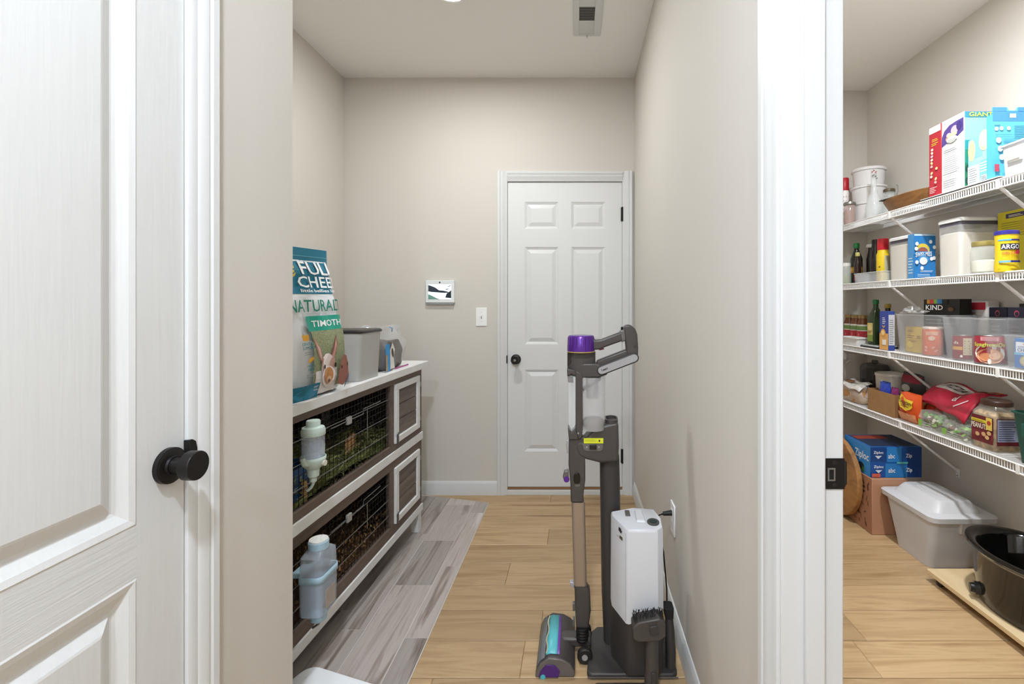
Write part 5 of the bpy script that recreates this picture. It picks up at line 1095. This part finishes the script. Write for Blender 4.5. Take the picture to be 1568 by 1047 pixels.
# peanut jar
r = thing('peanut_jar', 'square clear jar of peanuts with brown lid and red label', 'jar', (1.812, 2.06, Z4))
PN = cm('#c3a271', .7, vary=.55, bscale=48, bump=1, name='peanuts')
M(PN).loft([(.003, 0, 0, .054, .054, .014), (.01, 0, 0, .058, .058, .016), (.150, 0, 0, .058, .058, .016), (.165, 0, 0, .046, .046, .02)], n=5).build('peanuts', r)
M(cm('#e4ded2', .08, alpha=.25)).loft([(0, 0, 0, .057, .057, .016), (.008, 0, 0, .062, .062, .018), (.155, 0, 0, .062, .062, .018), (.180, 0, 0, .050, .050, .03), (.190, 0, 0, .049, .049, .045)], n=6).build('jar', r)
M(cm('#4d352b', .4)).lathe([(.053, .188), (.055, .190), (.055, .206), (.051, .210)], n=36).build('lid', r)
p = Print(face_surf(.0625, .0625, .2, '-x')); p.rect('#6b1f26', -.055, .055, .028, .142); p.rect('#7d2a33', -.055, .055, .05, .075); p.rect('#e0cc3c', -.055, .03, .112, .125); p.lines('#4a3a10', -.05, .02, .115, .122, 2); p.text('#efe6d6', 'PEANUTS', -.053, .028, .086, .108); p.rect('#dfc25a', .022, .052, .088, .140); p.oval('#b5402a', .037, .118, .010, .010)
for u, v in ((-.02, .06), (.012, .066), (.03, .055), (.04, .075)): p.oval('#cfa878', u, v, .011, .009, 10)
p.done(r)
p = Print(face_surf(.0625, .0625, .2, '-y')); p.rect('#6b1f26', -.055, .055, .028, .142); p.rect('#aeb4cc', -.052, .036, .045, .138); p.lines('#3b4478', -.048, .034, .05, .134, 9, .35); p.done(r, 'printed_side')
r, a, b = bin_('green_bin', 'dark green plastic bin at the near end of the lowest shelf', 1.732, 1.93, 1.55, 1.902, Z4, .198, cm('#1d4f43', .4), .018)
m = M(cm('#22594c', .4)); m.box(-a-.004, -a-.0, .05, .13, .11, .16); m.build('grip', r, bevel=.003)
M(cm('#7a8a80', .6)).box(-.05, .05, -.1, .1, .004, .1).build('contents', r, bevel=.01)

# ---------------------------------------------------------------- pantry floor
r = thing('wooden_disc', 'round rustic wooden board leaning on the patterned box', 'wooden board', (1.583, 2.885, 0))
RD = wood('rustic_disc_wood', ['#6d4a2a', '#96693c', '#b07f4a', '#8a6238'], scale=(12, 3, 10), rough=.6, tint=0, bump=.2)
m = M(RD).cyl((-.020, 0, .2305), (.010, 0, .2305), .23, n=56); m.build('disc', r, bevel=.006, seg=3); M(cm('#5d4027', .7)).lathe([(.225, 0), (.225, .0)], n=8) if 0 else None
M(cm('#3a2a1c', .8)).tube([(-.005, 0, .455), (-.005, .018, .472), (-.005, 0, .485), (-.005, -.018, .472), (-.005, 0, .455)], .003, 6).build('hanging_cord', r)
r, a, b = carton('patterned_box', 'brown carton with dark leaf print under the blue bag boxes', 'carton', 1.602, 1.80, 2.592, 2.95, 0.0005, .305, '#b98a6c', bevel=.003)
p = Print(face_surf(a, b, .305, '-x'), .0006); p.rect(cm('#a5765a', .8), -b+.002, b-.002, .002, .303)
rnd = random.Random(5)
for i in range(46):
    u, v = rnd.uniform(-b+.03, b-.03), rnd.uniform(.03, .27); p.oval('#5d3a2c', u, v, rnd.uniform(.008, .024), rnd.uniform(.003, .008), 7, rnd.uniform(0, 3)); p.off -= .0006*.98
p.lines('#3d261c', .09, .13, .21, .26, 2); p.done(r)
r = thing('zip_bag_box', 'large blue multipack of zip bags stacked on the patterned carton', 'carton', (1.745, 2.735, .3065), .0)
a, b, hB = .140, .125, .168
M(cm('#1d5fa8', .4)).box(-a, a, -b, b, 0, hB).build('carton_body', r, bevel=.003)
p = Print(face_surf(a, b, hB, '-y')); p.rect('#174f9a', -a+.001, a-.001, .001, hB-.001); p.rect('#2b7fc4', -.05, .03, .085, hB-.002); p.rect('#12407f', -a+.001, -.055, .088, hB-.002); p.rect('#133a78', .06, a-.001, .002, hB-.002); p.rect('#2b79bd', -.06, .06, .002, .078)
for v in (.105, .028): p.text('#e6eef4', 'abc', -.045, -.008, v, v+.026); p.text('#e6eef4', 'Zip', .052, .085, v, v+.026); p.text('#e6eef4', 'Ziploc', -.125, -.072, v+.022, v+.04); p.shape('#c9d6e6', [(-.118, v+.015), (-.08, v+.015), (-.1, v-.002)])
p.rect('#5ab0a8', .0, .06, .078, .088); p.rect('#c25a4a', -a+.004, -.09, .004, .024); p.done(r)
p = Print(face_surf(a, b, hB, '-x')); p.rect('#2f86cf', -b+.001, b-.001, .001, hB-.001); p.text('#e6eef4', 'Ziploc', -.02, .11, .07, .125); p.oval('#1a2a3a', .04, .04, .03, .02); p.rect('#3a6a2a', .05, .07, .01, .04); p.done(r, 'printed_side')
p = Print(face_surf(a, b, hB, '+z')); p.rect('#1f2f4a', -a+.01, a-.01, -b+.01, b-.01); p.rect('#8c3a2a', -.12, .06, .03, .1); p.done(r, 'printed_top')
# grey white tote with domed lid
r = thing('storage_tote', 'pale grey plastic storage tote with domed lid on the pantry floor', 'storage tote', (1.79, 2.385, .0005))
TG = cm('#cbcacb', .42, name='pale_grey_plastic')
m = M(TG); m.loft([(0, 0, 0, .118, .118, .03), (.24, 0, 0, .142, .175, .035), (.25, 0, 0, .142, .175, .035)], n=6); m.build('tote_body', r)
lid = M(TG); lid.loft([(.245, 0, 0, .160, .196, .04), (.268, 0, 0, .162, .198, .04), (.272, 0, 0, .152, .188, .04), (.274, 0, 0, .118, .158, .04), (.318, 0, 0, .085, .130, .03), (.322, 0, 0, .078, .122, .028)], n=6); lid = lid.build('lid', r)
M(cm('#c2c1c2', .45)).loft([(.3215, 0, -.005, .040, .085, .01), (.3245, 0, -.005, .038, .083, .01)], n=5).build('embossed_plate', lid); M(TG).loft([(.3245, 0, -.005, .030, .075, .008), (.3255, 0, -.005, .029, .074, .008)], n=4).build('embossed_panel', lid)
M(TG).rings([[(-.02, -.172, .245), (.06, -.172, .245), (.06, -.19, .245), (-.02, -.19, .245)], [(-.015, -.160, .185), (.055, -.160, .185), (.055, -.178, .188), (-.015, -.178, .188)]]).build('handle_lug', r, bevel=.004)
M(STEEL).tube([(.052, -.20, .225), (.09, -.203, .23), (.12, -.198, .235)], .002, 6).build('clip_wire', r)
# plywood dolly and slow cooker
r = thing('plywood_dolly', 'pale plywood board on low wheels under the slow cooker', 'dolly', (1.79, 1.72, 0))
PLY = wood('plywood', ['#c7a97c', '#d6bb90', '#dcc39b'], scale=(14, 2, 30), rough=.6, tint=0)
M(PLY).box(-.205, .205, -.47, .445, .037, .055).build('plywood_board', r, bevel=.001)
for i, (x, y) in enumerate(((-.17, .40), (.17, .40), (-.17, -.40), (.17, -.40))):
    o = M(cm('#1b1a1a', .5)).cyl((x-.012, y, .0175), (x+.012, y, .0175), .0172, n=18).build('wheel', r); M(STEEL).box(x-.016, x+.016, y-.018, y+.018, .030, .037).build('wheel_mount', o)
r = thing('slow_cooker', 'black oval slow cooker crock with glossy rim, without its lid', 'slow cooker', (1.765, 1.83, .0555))
BK = cm('#191614', .12, coat=.4, name='glossy_black'); BK2 = cm('#0e0d0c', .08, coat=.6, name='black_ceramic')
def oval_l(m, prof_, sx, sy, c0=False): return m.lathe(prof_, n=56, sx=sx, sy=sy, cap0=c0, cap1=False)
oval_l(M(BK), [(.80, 0), (.88, .012), (.93, .10), (.97, .205), (.985, .21)], .172, .236, True).build('heating_base', r)
oval_l(M(STEEL), [(.985, .207), (1.0, .209), (1.0, .214), (.985, .216)], .172, .232).build('steel_band', r)
m = M(BK2); oval_l(m, [(.96, .213), (1.06, .219), (1.10, .229), (1.09, .237), (1.03, .240), (.93, .234), (.88, .222), (.84, .10), (.72, .028), (.3, .022)], .172, .232); m.poly([(.3*.172*math.cos(2*PI*i/24), .3*.232*math.sin(2*PI*i/24), .0225) for i in range(24)]); m.build('crock', r)
o = M(cm('#121110', .35)).cyl((-.142, .112, .045), (-.160, .120, .045), .019, .017, n=24).build('control_knob', r, bevel=.002); M(cm('#2a2826', .3)).cyl((-.128, .106, .045), (-.1475, .115, .045), .025, n=24).build('knob_ring', o)
M(cm('#3c3835', .3)).tube([(-.157, .05, .125), (-.1585, .035, .12), (-.1595, .015, .112)], .0012, 5).build('base_mark', r)
